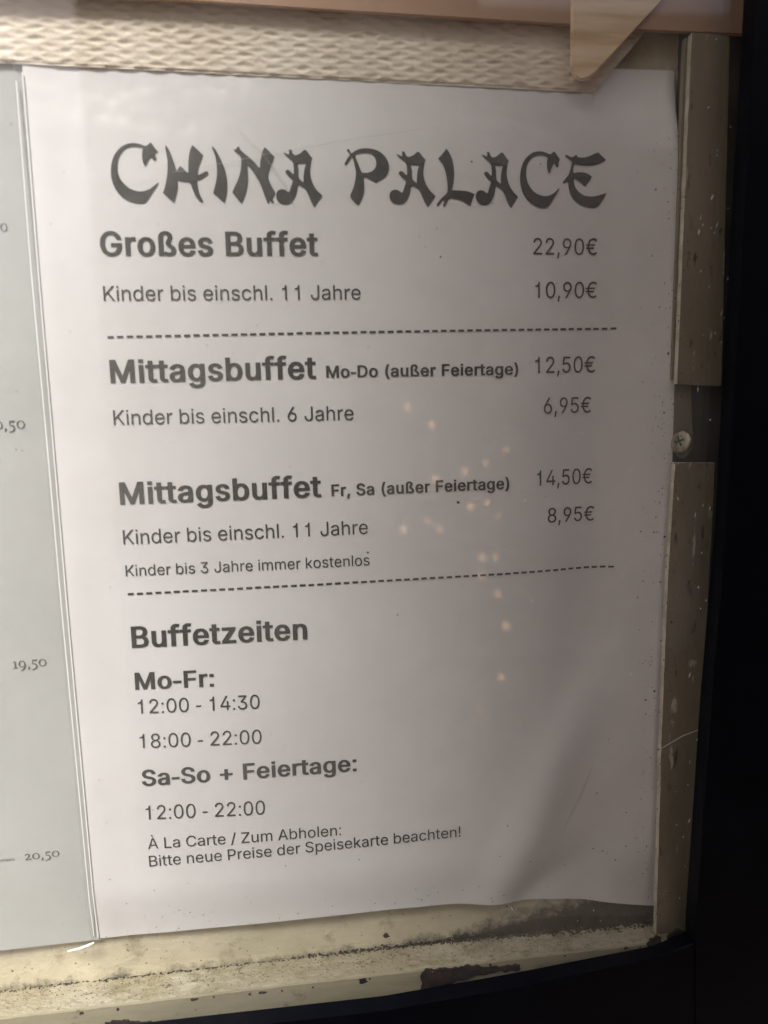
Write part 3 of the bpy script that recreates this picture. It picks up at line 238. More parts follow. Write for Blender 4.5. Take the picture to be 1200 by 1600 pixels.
# ---------------------------------------------------------------- materials
class Mat:
    def __init__(s, name):
        s.m = bpy.data.materials.new(name); s.m.use_nodes = True
        s.nt = s.m.node_tree; s.n = s.nt.nodes; s.b = s.n['Principled BSDF']; s.out = s.n['Material Output']
        s.tc = s.n.new('ShaderNodeTexCoord')
    def link(s, a, b): s.nt.links.new(a, b)
    def noise(s, scale, detail=6, rough=0.6, stretch=None, off=0):
        mp = s.n.new('ShaderNodeMapping'); s.link(s.tc.outputs['Object'], mp.inputs[0])
        if stretch: mp.inputs['Scale'].default_value = stretch
        mp.inputs['Location'].default_value = (off, off * .7, off * 1.3)
        t = s.n.new('ShaderNodeTexNoise'); t.inputs['Scale'].default_value = scale
        t.inputs['Detail'].default_value = detail; t.inputs['Roughness'].default_value = rough
        s.link(mp.outputs[0], t.inputs['Vector']); return t.outputs['Fac']
    def ramp(s, fac, stops):
        r = s.n.new('ShaderNodeValToRGB'); e = r.color_ramp.elements
        while len(e) < len(stops): e.new(0.5)
        for x, (p, c) in zip(e, stops): x.position = p; x.color = (c[0], c[1], c[2], 1)
        s.link(fac, r.inputs[0]); return r.outputs[0]
    def mix(s, fac, a, b):
        m = s.n.new('ShaderNodeMix'); m.data_type = 'RGBA'
        if hasattr(fac, 'links'): s.link(fac, m.inputs[0])
        else: m.inputs[0].default_value = fac
        for v, i in ((a, 6), (b, 7)):
            if hasattr(v, 'links'): s.link(v, m.inputs[i])
            else: m.inputs[i].default_value = (v[0], v[1], v[2], 1)
        return m.outputs[2]
    def bump(s, fac, dist, strength=1.0, prev=None):
        b = s.n.new('ShaderNodeBump'); b.inputs['Distance'].default_value = dist; b.inputs['Strength'].default_value = strength
        s.link(fac, b.inputs['Height'])
        if prev: s.link(prev, b.inputs['Normal'])
        s.link(b.outputs[0], s.b.inputs['Normal']); return b.outputs[0]
    def col(s, c):
        if hasattr(c, 'links'): s.link(c, s.b.inputs['Base Color'])
        else: s.b.inputs['Base Color'].default_value = (c[0], c[1], c[2], 1)
        return s
    def set(s, rough=.6, metal=0, spec=.5):
        s.b.inputs['Roughness'].default_value = rough; s.b.inputs['Metallic'].default_value = metal
        s.b.inputs['Specular IOR Level'].default_value = spec; return s

def m_paper(name, base, dark):
    m = Mat(name)
    n1 = m.noise(14, 5); n2 = m.noise(900, 3)
    c = m.ramp(n1, [(.3, dark), (.7, base)])
    m.col(c).set(.75, 0, .25)
    b = m.bump(n2, .00006, .5)
    m.bump(m.noise(55, 4, .5), .0006, .35, b)
    return m.m
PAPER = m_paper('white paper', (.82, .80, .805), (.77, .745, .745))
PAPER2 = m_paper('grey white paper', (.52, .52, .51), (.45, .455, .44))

def m_ink(name, c):
    m = Mat(name)
    m.col(m.ramp(m.noise(700, 4), [(.3, c), (.75, tuple(x * 1.7 + .012 for x in c))])).set(.6, 0, .3)
    return m.m
INK = m_ink('black toner', (.028, .026, .026))
INK2 = m_ink('grey toner', (.07, .068, .066))

def m_clear(name, base_fac, rough, tint, dust, dust_scale, bumpd, refl=1.0):
    """Thin clear sheet: see-through, with a fresnel reflection and a little dust on it."""
    m = Mat(name); n = m.n
    n.remove(m.b)
    tr = n.new('ShaderNodeBsdfTransparent'); tr.inputs[0].default_value = (*tint, 1)
    gl = n.new('ShaderNodeBsdfGlossy'); gl.inputs['Roughness'].default_value = rough
    fr = n.new('ShaderNodeFresnel'); fr.inputs['IOR'].default_value = 1.5
    geo = n.new('ShaderNodeNewGeometry'); mr = n.new('ShaderNodeMapRange')      # the same ratio whichever side the light comes from
    m.link(geo.outputs['Backfacing'], mr.inputs[0]); mr.inputs[3].default_value = 1.5; mr.inputs[4].default_value = 1 / 1.5
    m.link(mr.outputs[0], fr.inputs['IOR'])
    mul = n.new('ShaderNodeMath'); mul.operation = 'MULTIPLY'; mul.inputs[1].default_value = refl
    m.link(fr.outputs[0], mul.inputs[0])
    mx = n.new('ShaderNodeMixShader'); m.link(mul.outputs[0], mx.inputs[0]); m.link(tr.outputs[0], mx.inputs[1]); m.link(gl.outputs[0], mx.inputs[2])
    df = n.new('ShaderNodeBsdfDiffuse'); df.inputs[0].default_value = (.62, .60, .56, 1)
    d1 = m.noise(dust_scale, 8, .65)
    rm = n.new('ShaderNodeMapRange'); m.link(d1, rm.inputs[0])
    rm.inputs[1].default_value = .42; rm.inputs[2].default_value = .8; rm.inputs[3].default_value = dust[0]; rm.inputs[4].default_value = dust[1]
    mx2 = n.new('ShaderNodeMixShader'); m.link(rm.outputs[0], mx2.inputs[0]); m.link(mx.outputs[0], mx2.inputs[1]); m.link(df.outputs[0], mx2.inputs[2])
    m.link(mx2.outputs[0], m.out.inputs[0])
    if bumpd:
        b = n.new('ShaderNodeBump'); b.inputs['Distance'].default_value = bumpd
        m.link(m.noise(30, 3), b.inputs['Height']); m.link(b.outputs[0], gl.inputs['Normal'])
    return m.m
GLASS = m_clear('dirty glass', 1, .035, (.97, .975, .965), (.012, .07), 16, 0)
SLEEVE = m_clear('clear plastic sleeve', 1, .26, (.985, .985, .985), (.02, .13), 11, .003, 1.0)
m = Mat('whitish weld and edge glint'); m.col((.86, .86, .86)).set(.3); WELD_GLINT = m.m

def m_plaster():
    m = Mat('stained cream board')
    a = m.noise(18, 8, .7); b = m.noise(120, 6, .7, off=3)
    c = m.mix(m.ramp(a, [(.35, (0, 0, 0)), (.68, (1, 1, 1))]), (.50, .44, .31), (.68, .61, .46))
    c = m.mix(m.ramp(b, [(.55, (0, 0, 0)), (.75, (.8, .8, .8))]), c, (.28, .23, .14))
    # old damp stain in the lower right corner of the board, breaking up at its edge
    sp = m.n.new('ShaderNodeSeparateXYZ'); m.link(m.tc.outputs['Object'], sp.inputs[0])
    def rng(sock, a, b2, lo=0., hi=1.):
        r = m.n.new('ShaderNodeMapRange'); m.link(sock, r.inputs[0])
        for i, v in ((1, a), (2, b2), (3, lo), (4, hi)): r.inputs[i].default_value = v
        return r.outputs[0]
    def mth(op, a, b2):
        r = m.n.new('ShaderNodeMath'); r.operation = op
        for i, v in ((0, a), (1, b2)):
            if hasattr(v, 'links'): m.link(v, r.inputs[i])
            else: r.inputs[i].default_value = v
        return r.outputs[0]
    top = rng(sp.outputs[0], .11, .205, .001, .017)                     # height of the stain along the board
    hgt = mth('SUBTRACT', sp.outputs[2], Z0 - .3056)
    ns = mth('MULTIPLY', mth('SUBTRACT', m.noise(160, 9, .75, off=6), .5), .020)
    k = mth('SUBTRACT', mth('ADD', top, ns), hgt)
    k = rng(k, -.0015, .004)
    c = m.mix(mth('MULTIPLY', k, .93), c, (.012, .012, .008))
    m.col(c).set(.85, 0, .2)
    n = m.bump(b, .0012, .7); m.bump(m.noise(500, 4), .0003, .5, n); return m.m
PLASTER = m_plaster()
def m_ledge():
    m = Mat('dusty painted ledge')
    a = m.noise(30, 9, .75); b = m.noise(220, 8, .75, off=2); s = m.noise(60, 9, .8, off=9)
    c = m.mix(m.ramp(a, [(.3, (0, 0, 0)), (.65, (1, 1, 1))]), (.38, .33, .235), (.60, .55, .44))
    c = m.mix(m.ramp(s, [(.47, (0, 0, 0)), (.60, (.9, .9, .9))]), c, (.25, .22, .12))
    c = m.mix(m.ramp(m.noise(11, 7, .7, off=21), [(.42, (0, 0, 0)), (.62, (.9, .9, .9))]), c, (.40, .35, .23))
    c = m.mix(m.ramp(b, [(.56, (0, 0, 0)), (.68, (1, 1, 1))]), c, (.11, .085, .04))
    m.col(c).set(.9, 0, .15)
    n = m.bump(b, .0014, .8); m.bump(s, .002, .5, n); return m.m
LEDGE = m_ledge()
def m_lip():
    m = Mat('worn beige rim')
    a = m.noise(90, 8, .7); b = m.noise(25, 6, .7, (1, 1, 5), 4)
    c = m.mix(m.ramp(b, [(.35, (0, 0, 0)), (.7, (1, 1, 1))]), (.27, .235, .16), (.36, .32, .22))
    c = m.mix(m.ramp(a, [(.62, (0, 0, 0)), (.72, (1, 1, 1))]), c, (.10, .07, .035))
    m.col(c).set(.55, 0, .4); m.bump(a, .0006, .6); return m.m
LIP = m_lip()
def m_strip():
    m = Mat('brown anodised metal strip')
    a = m.noise(40, 7, .7, (1, 1, .25)); b = m.noise(260, 5, .7, (1, 1, .35), 5)
    c = m.mix(m.ramp(a, [(.3, (0, 0, 0)), (.7, (1, 1, 1))]), (.14, .118, .075), (.25, .212, .14))
    c = m.mix(m.ramp(b, [(.60, (0, 0, 0)), (.68, (1, 1, 1))]), c, (.05, .035, .02))
    c = m.mix(m.ramp(m.noise(200, 4, .6, (1, 1, .3), 11), [(.64, (0, 0, 0)), (.70, (1, 1, 1))]), c, (.5, .47, .38))
    m.col(c).set(.5, .0, .4); m.bump(b, .0003, .5); return m.m
STRIP = m_strip()
m = Mat('bare lit aluminium edge'); m.col(m.ramp(m.noise(120, 6, .7), [(.35, (.45, .40, .28)), (.6, (.74, .70, .58))])).set(.45, .2, .5); m.bump(m.noise(300, 4), .0004, .5); EDGE = m.m
m = Mat('dull olive zinc plate'); m.col(m.ramp(m.noise(60, 6, .7), [(.35, (.20, .18, .12)), (.7, (.31, .28, .20))])).set(.5, .25, .5); m.bump(m.noise(200, 5), .0004, .4); TAB = m.m
def m_navy():
    m = Mat('near black navy paint')
    a = m.noise(50, 6, .65)
    m.col(m.ramp(a, [(.35, (.0016, .0020, .0038)), (.7, (.0026, .0032, .006))])).set(.36, 0, .07)
    m.bump(m.noise(160, 5), .0003, .3); return m.m
NAVY = m_navy()
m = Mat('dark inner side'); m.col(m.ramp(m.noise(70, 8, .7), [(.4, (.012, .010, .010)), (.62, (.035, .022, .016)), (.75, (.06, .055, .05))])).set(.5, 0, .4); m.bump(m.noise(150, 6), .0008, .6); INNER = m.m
m = Mat('tan woven cord'); m.col(m.ramp(m.noise(45, 6, .6), [(.3, (.68, .585, .47)), (.7, (.80, .71, .60))])).set(.8, 0, .2); m.bump(m.noise(700, 3), .0002, .5); CORD = m.m
m = Mat('painted tan rail'); m.col(m.ramp(m.noise(20, 6, .6, (.3, 1, 1)), [(.3, (.42, .26, .17)), (.7, (.50, .32, .22))])).set(.55, 0, .35); m.bump(m.noise(160, 5), .0003, .3); RAIL = m.m
def m_wood():
    m = Mat('pale wood with grain')
    mp = m.n.new('ShaderNodeMapping'); m.link(m.tc.outputs['Object'], mp.inputs[0])
    mp.inputs['Rotation'].default_value = (0, math.radians(-49), 0); mp.inputs['Scale'].default_value = (.12, 1, 1)
    mp2 = m.n.new('ShaderNodeMapping'); m.link(m.tc.outputs['Object'], mp2.inputs[0])
    t = m.n.new('ShaderNodeTexNoise'); t.inputs['Scale'].default_value = 260; t.inputs['Detail'].default_value = 4
    m.link(mp.outputs[0], t.inputs['Vector'])
    m.col(m.ramp(t.outputs['Fac'], [(.3, (.62, .42, .26)), (.5, (.82, .62, .42)), (.7, (.88, .72, .54))])).set(.6, 0, .3)
    m.bump(t.outputs['Fac'], .0006, .5); return m.m
WOOD = m_wood()
m = Mat('scratched zinc screw'); m.col(m.ramp(m.noise(300, 5, .7, (1, 1, .3)), [(.35, (.18, .16, .11)), (.65, (.50, .46, .34))])).set(.32, .85, .5); m.bump(m.noise(600, 4, .6, (1, 1, .25)), .0003, .5); SCREW = m.m
m = Mat('dark slot'); m.col((.02, .018, .014)).set(.7); SLOT = m.m
m = Mat('black grime'); m.col(m.ramp(m.noise(300, 5), [(.35, (.016, .014, .012)), (.7, (.06, .05, .035))])).set(.85, 0, .2); GRIME = m.m
m = Mat('brown grime'); m.col(m.ramp(m.noise(300, 5), [(.35, (.07, .055, .035)), (.7, (.20, .16, .10))])).set(.9, 0, .2); GRIME2 = m.m
m = Mat('black flake with rust'); m.col(m.ramp(m.noise(160, 6, .7), [(.5, (.008, .006, .006)), (.66, (.05, .018, .010)), (.78, (.16, .055, .025))])).set(.8, 0, .3); m.bump(m.noise(250, 5), .0008, .8); RUST = m.m
m = Mat('pale hair'); m.col((.62, .60, .55)).set(.4); HAIR = m.m
m = Mat('white fleck'); m.col((.75, .73, .68)).set(.6); FLECK = m.m
m = Mat('dark wall'); m.col(m.ramp(m.noise(9, 8), [(.3, (.006, .007, .010)), (.7, (.012, .013, .017))])).set(.8, 0, .2); WALLM = m.m

# ---------------------------------------------------------------- the wall behind the case
bm = bmesh.new(); prism_bm(bm, [(-900, -700), (1000, -700), (1000, 900), (-900, 900)], -80, -30)
wall = from_bm('wall', bm, WALLM); tag(wall, kind='structure')

m = Mat('tan pavement'); m.col(m.ramp(m.noise(6, 8, .7), [(.3, (.075, .052, .036)), (.7, (.11, .080, .058))])).set(.9, 0, .2); PAVE = m.m
bm = bmesh.new(); bmesh.ops.create_grid(bm, x_segments=2, y_segments=2, size=60)
tag(from_bm('pavement', bm, PAVE), kind='structure')  # unseen ground, added to bounce warm light up onto the case
m = Mat('brown rendered pillar'); m.col(m.ramp(m.noise(14, 8, .7), [(.3, (.30, .18, .12)), (.7, (.42, .27, .18))])).set(.85, 0, .2); m.bump(m.noise(120, 6), .002, .6); OCCLUDER = m.m
occ = empty('occluder', Vector((.10, -.62, 0))); tag(occ, 'broad brown rendered pillar added behind the viewer to shade the sheets', 'occluder')  # unseen; added to block the sun towards the right and darken the reflection
def wbox(name, x0, x1, y0, y1, z0, z1, mat, parent, bev):
    bm = bmesh.new(); v = bmesh.ops.create_cube(bm, size=1)['verts']
    for q in v: q.co = Vector(((x0 + x1) / 2 + q.co.x * (x1 - x0), (y0 + y1) / 2 + q.co.y * (y1 - y0), (z0 + z1) / 2 + q.co.z * (z1 - z0)))
    bmesh.ops.bevel(bm, geom=list(bm.edges), offset=bev, segments=2, affect='EDGES')
    return from_bm(name, bm, mat, parent)
PX0, PX1, PY = -.085, .25, -.45
wbox('shaft', PX0, PX1, PY - .34, PY, .302, 2.9, OCCLUDER, occ, .006)
wbox('plinth', PX0 - .03, PX1 + .03, PY - .37, PY + .03, .004, .30, OCCLUDER, occ, .01)
wbox('capital', PX0 - .03, PX1 + .03, PY - .37, PY + .03, 2.902, 3.1, OCCLUDER, occ, .01)

m = Mat('cream render'); m.col(m.ramp(m.noise(3, 8, .7), [(.3, (.52, .42, .32)), (.7, (.64, .54, .42))])).set(.9, 0, .2); CREAM = m.m
wbox('wall', .12, 9.0, -4.4, -4.0, .004, 3.7, CREAM, None, .02)['kind'] = 'structure'      # unseen wall added opposite: evens the reflection, bounces warm fill from the right

# ---------------------------------------------------------------- display case
case = empty('display_case', W(100, 330, 0))
tag(case, 'dark navy glazed menu case with cream inside and dirty beige sill', 'display case')

# back board, slightly uneven
def grid_obj(name, us, vs_, fw, mat, parent, smooth=True, fuv=None):
    bm = bmesh.new(); rows = []
    for v in vs_:
        r = []
        for u in us:
            uu, vv = fuv(u, v) if fuv else (u, v)
            r.append(bm.verts.new(W(uu, vv, fw(uu, vv))))
        rows.append(r)
    for i in range(len(rows) - 1):
        for j in range(len(us) - 1):
            bm.faces.new((rows[i][j], rows[i + 1][j], rows[i + 1][j + 1], rows[i][j + 1]))
    me = bpy.data.meshes.new(name); bm.to_mesh(me); bm.free()
    if smooth:
        for p in me.polygons: p.use_smooth = True
    return link_mesh(name, me, mat, parent)
fr = lambda a, b, n: [a + (b - a) * i / (n - 1) for i in range(n)]
def board_w(u, v):
    w = -3 + .25 * noise.noise(Vector((u * .12, v * .12, 1)))
    # lumps of old putty in the upper right corner
    d = sstep(196, 206, u) * (1 - sstep(-2, 6, v))
    return w + d * (1.2 + 1.6 * noise.noise(Vector((u * .5, v * .5, 4))))
grid_obj('back_board', fr(-300, 222, 260), fr(-90, 316, 200), board_w, PLASTER, case)

# woven strip across the top, its right corner cut at a slant
me_ = D['mesh_edge']
vb = lambda u: me_[0][1] + (me_[2][1] - me_[0][1]) * (u - me_[0][0]) / (me_[2][0] - me_[0][0])
def ur(v):
    pts = [(me_[5][1], me_[5][0]), (me_[4][1], me_[4][0]), (me_[3][1], me_[3][0])]
    if v < pts[0][0]: return pts[0][1] + (pts[0][0] - v) * .95
    return interp(pts, v)
def weave(u, v):
    q = .22 * noise.noise(Vector((u * .15, v * .15, 0)))
    a = 2 * math.pi * (u / 8.8 + v / 3.1 + q); b = 2 * math.pi * (u / 8.8 - v / 3.1 - q)
    dim = ((math.cos(a) + 1) / 2 * (math.cos(b) + 1) / 2) ** .8
    return 1.5 - .34 * dim * (1 + .8 * noise.noise(Vector((u * .22, v * .3, 9)))) + .08 * math.sin(a * .5) * math.sin(b * .5) + .10 * noise.noise(Vector((u * .8, v * .8, 5)))
NU, NT = 980, 190
bm = bmesh.new(); rows = []
for i in range(NT):
    t = i / (NT - 1); r = []
    for j in range(NU):
        s = j / (NU - 1)
        u0 = -70 + s * 290
        v = -48 + t * (vb(u0) + 48)
        u = min(u0, ur(v))
        r.append(bm.verts.new(W(u, v, weave(u, v) - (0.0 if t < .985 else .3))))
    rows.append(r)
for i in range(NT - 1):
    for j in range(NU - 1):
        q = (rows[i][j], rows[i + 1][j], rows[i + 1][j + 1], rows[i][j + 1])
        if (q[0].co - q[3].co).length < 1e-6 and (q[1].co - q[2].co).length < 1e-6: continue
        bm.faces.new(q)
bmesh.ops.delete(bm, geom=[v for v in bm.verts if not v.link_faces], context='VERTS')
for e in [e for e in bm.edges if e.is_boundary]: pass
wv = bpy.data.meshes.new('woven_strip'); bm.to_mesh(wv); bm.free()
for p in wv.polygons: p.use_smooth = True
link_mesh('woven_strip', wv, CORD, case)
bk = [(-70, -48)] + [(ur(v) - .1, v) for v in fr(-48, me_[3][1], 24)] + [(176, vb(176) - .1), (-70, vb(-70) - .1)]
prism('strip_backing', bk, .62, .9, RAIL, case)

rl = D['rail']
prism('top_rail', [(-240, -17.5)] + [tuple(p) for p in rl] + [(225.6, -60), (-240, -60)], 3.5, 5.0, RAIL, case, .5)
prism('diagonal_brace', [tuple(p) for p in D['brace']], 5.1, 6.2, WOOD, case, .5, 3)

# right side: dark inner side, metal strips, plate and screw
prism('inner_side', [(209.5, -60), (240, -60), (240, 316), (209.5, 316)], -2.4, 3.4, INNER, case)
def strip(poly, seed):
    o = prism('metal_strip', roughen([tuple(p) for p in poly], 4, .16, seed), 6.6, 9.0, STRIP, case, .12, 1)
    o.data.materials.append(EDGE)
    cu_ = sum(p[0] for p in poly) / len(poly)
    for f in o.data.polygons:
        if f.normal.x < -.5 or f.normal.z > .5: f.material_index = 1  # left and top faces paler, their lit look put into the colour
    return o
strip([(p[0], p[1]) for p in D['strip_hi']], 1.3)
strip([(p[0], p[1]) for p in D['strip_lo']], 5.1)
# second thin fold of the upper strip, seen as a double line
hi = D['strip_hi']
prism('strip_fold', roughen([(hi[0][0] - .75, hi[0][1] + .3), (hi[1][0] - .8, 97), (hi[1][0] + .6, 97), (hi[0][0] + .6, hi[0][1] + .3)], 5, .12, 8), 4.2, 6.2, TAB, case, .1, 1)
tb = D['tab']
tabo = prism('mounting_plate', [tuple(p) for p in tb], 3.6, 5.2, TAB, case, .45, 3)

su, sv = D['screw']
sc = empty('tmp', (0, 0, 0)); bpy.data.objects.remove(sc)
bm = bmesh.new()
NR, NA = 9, 28
Rr, Hh = 3.9, 1.25
top = bm.verts.new((0, 0, Hh / 1000)); prev = None
for i in range(1, NR + 1):
    r = Rr * i / NR; h = Hh * math.sqrt(max(0, 1 - (i / NR) ** 2 * .93))
    ring = [bm.verts.new((r * math.cos(2 * math.pi * k / NA) / 1000, r * math.sin(2 * math.pi * k / NA) / 1000, h / 1000)) for k in range(NA)]
    if prev is None:
        for k in range(NA): bm.faces.new((top, ring[k], ring[(k + 1) % NA]))
    else:
        for k in range(NA): bm.faces.new((prev[k], ring[k], ring[(k + 1) % NA], prev[(k + 1) % NA]))
    prev = ring
low = [bm.verts.new((v.co.x, v.co.y, -.0012)) for v in prev]
for k in range(NA): bm.faces.new((prev[k], low[k], low[(k + 1) % NA], prev[(k + 1) % NA]))
bm.faces.new(low)
ST = Vector((-.80, -.56, .20)).normalized().to_track_quat('Z', 'Y').to_matrix().to_4x4()
ST.translation = W(su + .2, sv, 7.6)
bmesh.ops.transform(bm, matrix=ST, verts=bm.verts)
scr = from_bm('screw', bm, SCREW, case, True)
bm = bmesh.new()
for a in (math.radians(20), math.radians(118)):
    c = bmesh.ops.create_cube(bm, size=1.0)['verts']
    bmesh.ops.scale(bm, vec=(.0034, .0006, .0006), verts=c)
    bmesh.ops.rotate(bm, matrix=Matrix.Rotation(a, 3, 'Z'), verts=c)
    bmesh.ops.translate(bm, vec=(0, 0, .00106 if a < 1 else .00104), verts=c)
bmesh.ops.transform(bm, matrix=ST, verts=bm.verts)
from_bm('cross_slot', bm, SLOT, scr)

# sill: ledge with an uneven dusty top, and the rim in front of it
sb, sf = D['sill_back'], D['sill_front']
vback = lambda u: 305.6
vfront = lambda u: 301.6
def ledge_v(u, w):
    t = (w + 3) / 18.0
    return vback(u) + (vfront(u) - vback(u)) * t + .35 * noise.noise(Vector((u * .25, w * .35, 2))) + .22 * noise.noise(Vector((u * .9, w * .9, 7))) * (1 if 0 < t < 1 else 0)
us = fr(-300, 216, 420); ws = fr(-3, 14.6, 34)
bm = bmesh.new(); rows = []
for w in ws: rows.append([bm.verts.new(W(u, ledge_v(u, w), w)) for u in us])
fl = [bm.verts.new(W(u, 340, 14.6)) for u in us]
for i in range(len(ws) - 1):
    for j in range(len(us) - 1): bm.faces.new((rows[i][j], rows[i][j + 1], rows[i + 1][j + 1], rows[i + 1][j]))
me2 = bpy.data.meshes.new('sill'); bm.faces.ensure_lookup_table()
for j in range(len(us) - 1): bm.faces.new((rows[-1][j], rows[-1][j + 1], fl[j + 1], fl[j]))
bm.to_mesh(me2); bm.free()
for p in me2.polygons: p.use_smooth = p.normal.z > .5
link_mesh('sill', me2, LEDGE, case)
prism('sill_rim', roughen([(-300, 301.3), (203, 301.3), (211, 299.5), (211, 345), (-300, 345)], 3, .22, 3.3, (1, 2, 3, 4)), 14.65, 15.6, LIP, case, .22, 2)

# black flakes and chips on the rim
for k, ch in enumerate(D['chips']):
    prism('rust_flake', roughen([tuple(p) for p in ch], .7, 1.1, 10 + k), 15.7, 16.3, RUST, case, .12, 1)

for k in range(22):
    u0 = random.uniform(-20, 206); L_ = random.choice((.35, .5, .8, 1.4)); v0 = 302.5 if u0 < 150 else 301.9
    v0 += random.uniform(-.5, .8); n_ = 14; ph = random.random() * 9
    pl_ = [(u0 + L_ * math.cos(2 * math.pi * q / n_) * (1 + .5 * noise.noise(Vector((math.cos(2 * math.pi * q / n_) * 1.5, math.sin(2 * math.pi * q / n_) * 1.5, ph)))),
            v0 + min(L_, .55) * math.sin(2 * math.pi * q / n_) * (1 + .7 * noise.noise(Vector((math.cos(2 * math.pi * q / n_) * 1.5, math.sin(2 * math.pi * q / n_) * 1.5, ph + 4))))) for q in range(n_)]
    prism('rust_flake', pl_, 15.55, 15.75, RUST, case, 0)

# outer frame
stl = [tuple(p) for p in D['stile']]
low_ = [tuple(p) for p in D['lip_low']]
uR_, vB_ = 300, 400
right_poly = [(stl[0][0] + 1.5, -140)] + stl + [(low_[-1][0], 420), (uR_, 420), (uR_, -140)]
prism('frame_stile', right_poly, 19.2, 26, NAVY, case, 1.6, 3)
bot = [(-330, 302.8)] + low_[:-1] + [(low_[-1][0] - .4, low_[-1][1] + .2), (low_[-1][0] - .4, 420), (-330, 420)]
prism('frame_rail', bot, 19.2, 25.6, NAVY, case, 1.0, 3)
prism('frame_rail', [(-330, -140), (stl[0][0] + 1.0, -140), (stl[0][0] + 1.0, -62), (-330, -62)], 19.2, 25.6, NAVY, case, 1.0, 3)
prism('frame_stile', [(-400, -140), (-330.5, -140), (-330.5, 420), (-400, 420)], 19.2, 26, NAVY, case, 1.6, 3)
prism('case_back', [(-400, -140), (300, -140), (300, 420), (-400, 420)], -29.5, -4.5, NAVY, case)
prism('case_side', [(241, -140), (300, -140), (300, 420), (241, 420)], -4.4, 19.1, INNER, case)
prism('case_side', [(-400, -140), (-331, -140), (-331, 420), (-400, 420)], -4.4, 19.1, INNER, case)

# glass
glass = prism('glass_pane', [(-325, -100), (238, -100), (238, 380), (-325, 380)], 17.0, 19.0, GLASS, case)

# ---------------------------------------------------------------- the sheets
def sheet_h(u, v):
    """Gentle buckles of the right-hand sheet in its sleeve (mm towards the viewer)."""
    x = u / 210.0; y = v / 297.0
    h = 2.6 * math.sin(math.pi * min(1, max(0, x / .95))) ** 1.0 * (1 - .25 * y)      # broad bulge
    vx = 186 - 6 * y - 26 * sstep(.62, 1.0, y)                                         # valley, leaning left at the foot
    h -= 2.6 * math.exp(-((u - vx) / 15.0) ** 2) * sstep(.12, .45, y)
    # ridge running down to the left in the lower right quarter
    d = (u - (196 - (y - .62) * 120)) * .80 + 0 * v
    h += 4.0 * math.exp(-((d + 6) / 9.0) ** 2) * sstep(.6, .8, y) * (1 - .3 * sstep(.93, 1, y))
    h -= 2.4 * math.exp(-((d - 16) / 9.0) ** 2) * sstep(.78, .93, y)
    h += .35 * noise.noise(Vector((u * .016, v * .009, 3.1))) + .26 * noise.noise(Vector((u * .045, v * .025, 8.8))) * sstep(10, 50, v)
    h *= sstep(-12, 34, v)
    h += 4.2 * sstep(170, 210, u) * sstep(-4, 26, v)
    h += .5 * math.exp(-((u - 2) / 6.0) ** 2)                                          # left edge curls forward
    h += 1.6 * math.sin(math.pi * min(1, max(0, y)))
    h += .3 - 1.7 * sstep(268, 292, v)
    return h if h > -1 else -1 - .7 * (1 - math.exp((h + 1) / .7))      # never through the back board
def smooth_bot(u):
    return interp(D['paper_bot'], u)
def right_edge(v): return 212.0
menu = empty('menu_sheet', W(105, 297, 0))
tag(menu, 'large white price list with bold buffet headings and brush-lettered title, right of the seam', 'menu')
def puv(u, v):      # u 0..1, v 0..1
    uu = u * 207.2
    t0 = -4.6; t1 = smooth_bot(uu)
    return uu, t0 + v * (t1 - t0)
pap = grid_obj('paper', fr(0, 1, 150), fr(0, 1, 170), sheet_h, PAPER, menu, True, puv)
slv = grid_obj('plastic_sleeve', fr(-2.6, 208.5, 110), fr(-5.5, 299.5, 140), lambda u, v: sheet_h(u, v) + .55 + .15 * noise.noise(Vector((u * .04, v * .02, 5))), SLEEVE, menu)

def ribbon(name, pts, wfn, width, thick, mat, parent):
    """A thin raised strip along a line of points."""
    bm = bmesh.new(); sec = []
    for i, p in enumerate(pts):
        a = pts[max(0, i - 1)]; b = pts[min(len(pts) - 1, i + 1)]
        L = math.hypot(b[0] - a[0], b[1] - a[1]); nx, ny = -(b[1] - a[1]) / L, (b[0] - a[0]) / L
        wd_ = width(i / (len(pts) - 1)) if callable(width) else width
        ring = []
        for k in range(6):
            an = math.pi * k / 5
            o = math.cos(an) * wd_ / 2; h = math.sin(an) * thick
            ring.append(bm.verts.new(W(p[0] + nx * o, p[1] + ny * o, wfn(p[0], p[1]) + h)))
        sec.append(ring)
    for s0, s1 in zip(sec, sec[1:]):
        for k in range(5): bm.faces.new((s0[k], s0[k + 1], s1[k + 1], s1[k]))
    return from_bm(name, bm, mat, parent, True)
def resample(pts, n):
    out = []
    for i in range(n):
        t = i / (n - 1) * (len(pts) - 1); k = min(int(t), len(pts) - 2); f = t - k
        out.append((pts[k][0] + (pts[k + 1][0] - pts[k][0]) * f, pts[k][1] + (pts[k + 1][1] - pts[k][1]) * f))
    return out
ribbon('weld_and_edge_glint', resample([(-1.9, 4), (-2.0, 60), (-1.75, 114), (-1.45, 200), (-1.2, 286)], 90), lambda u, v: sheet_h(u, v) + .62, .38, .10, WELD_GLINT, menu)
ribbon('weld_and_edge_glint', resample([(.15, 1.6), (.1, 80), (.15, 180), (.2, 287)], 90), lambda u, v: sheet_h(u, v) + .58, .45, .12, WELD_GLINT, menu)  # whitish strip on the paper's curled edge, standing for the light it catches
ribbon('sleeve_corner', resample([(-9.8, 289.2), (-5.5, 288.7), (-2.5, 287.8), (-.6, 286.9)], 16), lambda u, v: 2.2, lambda t: .35 + .7 * math.sin(math.pi * t), .5, WELD_GLINT, menu)

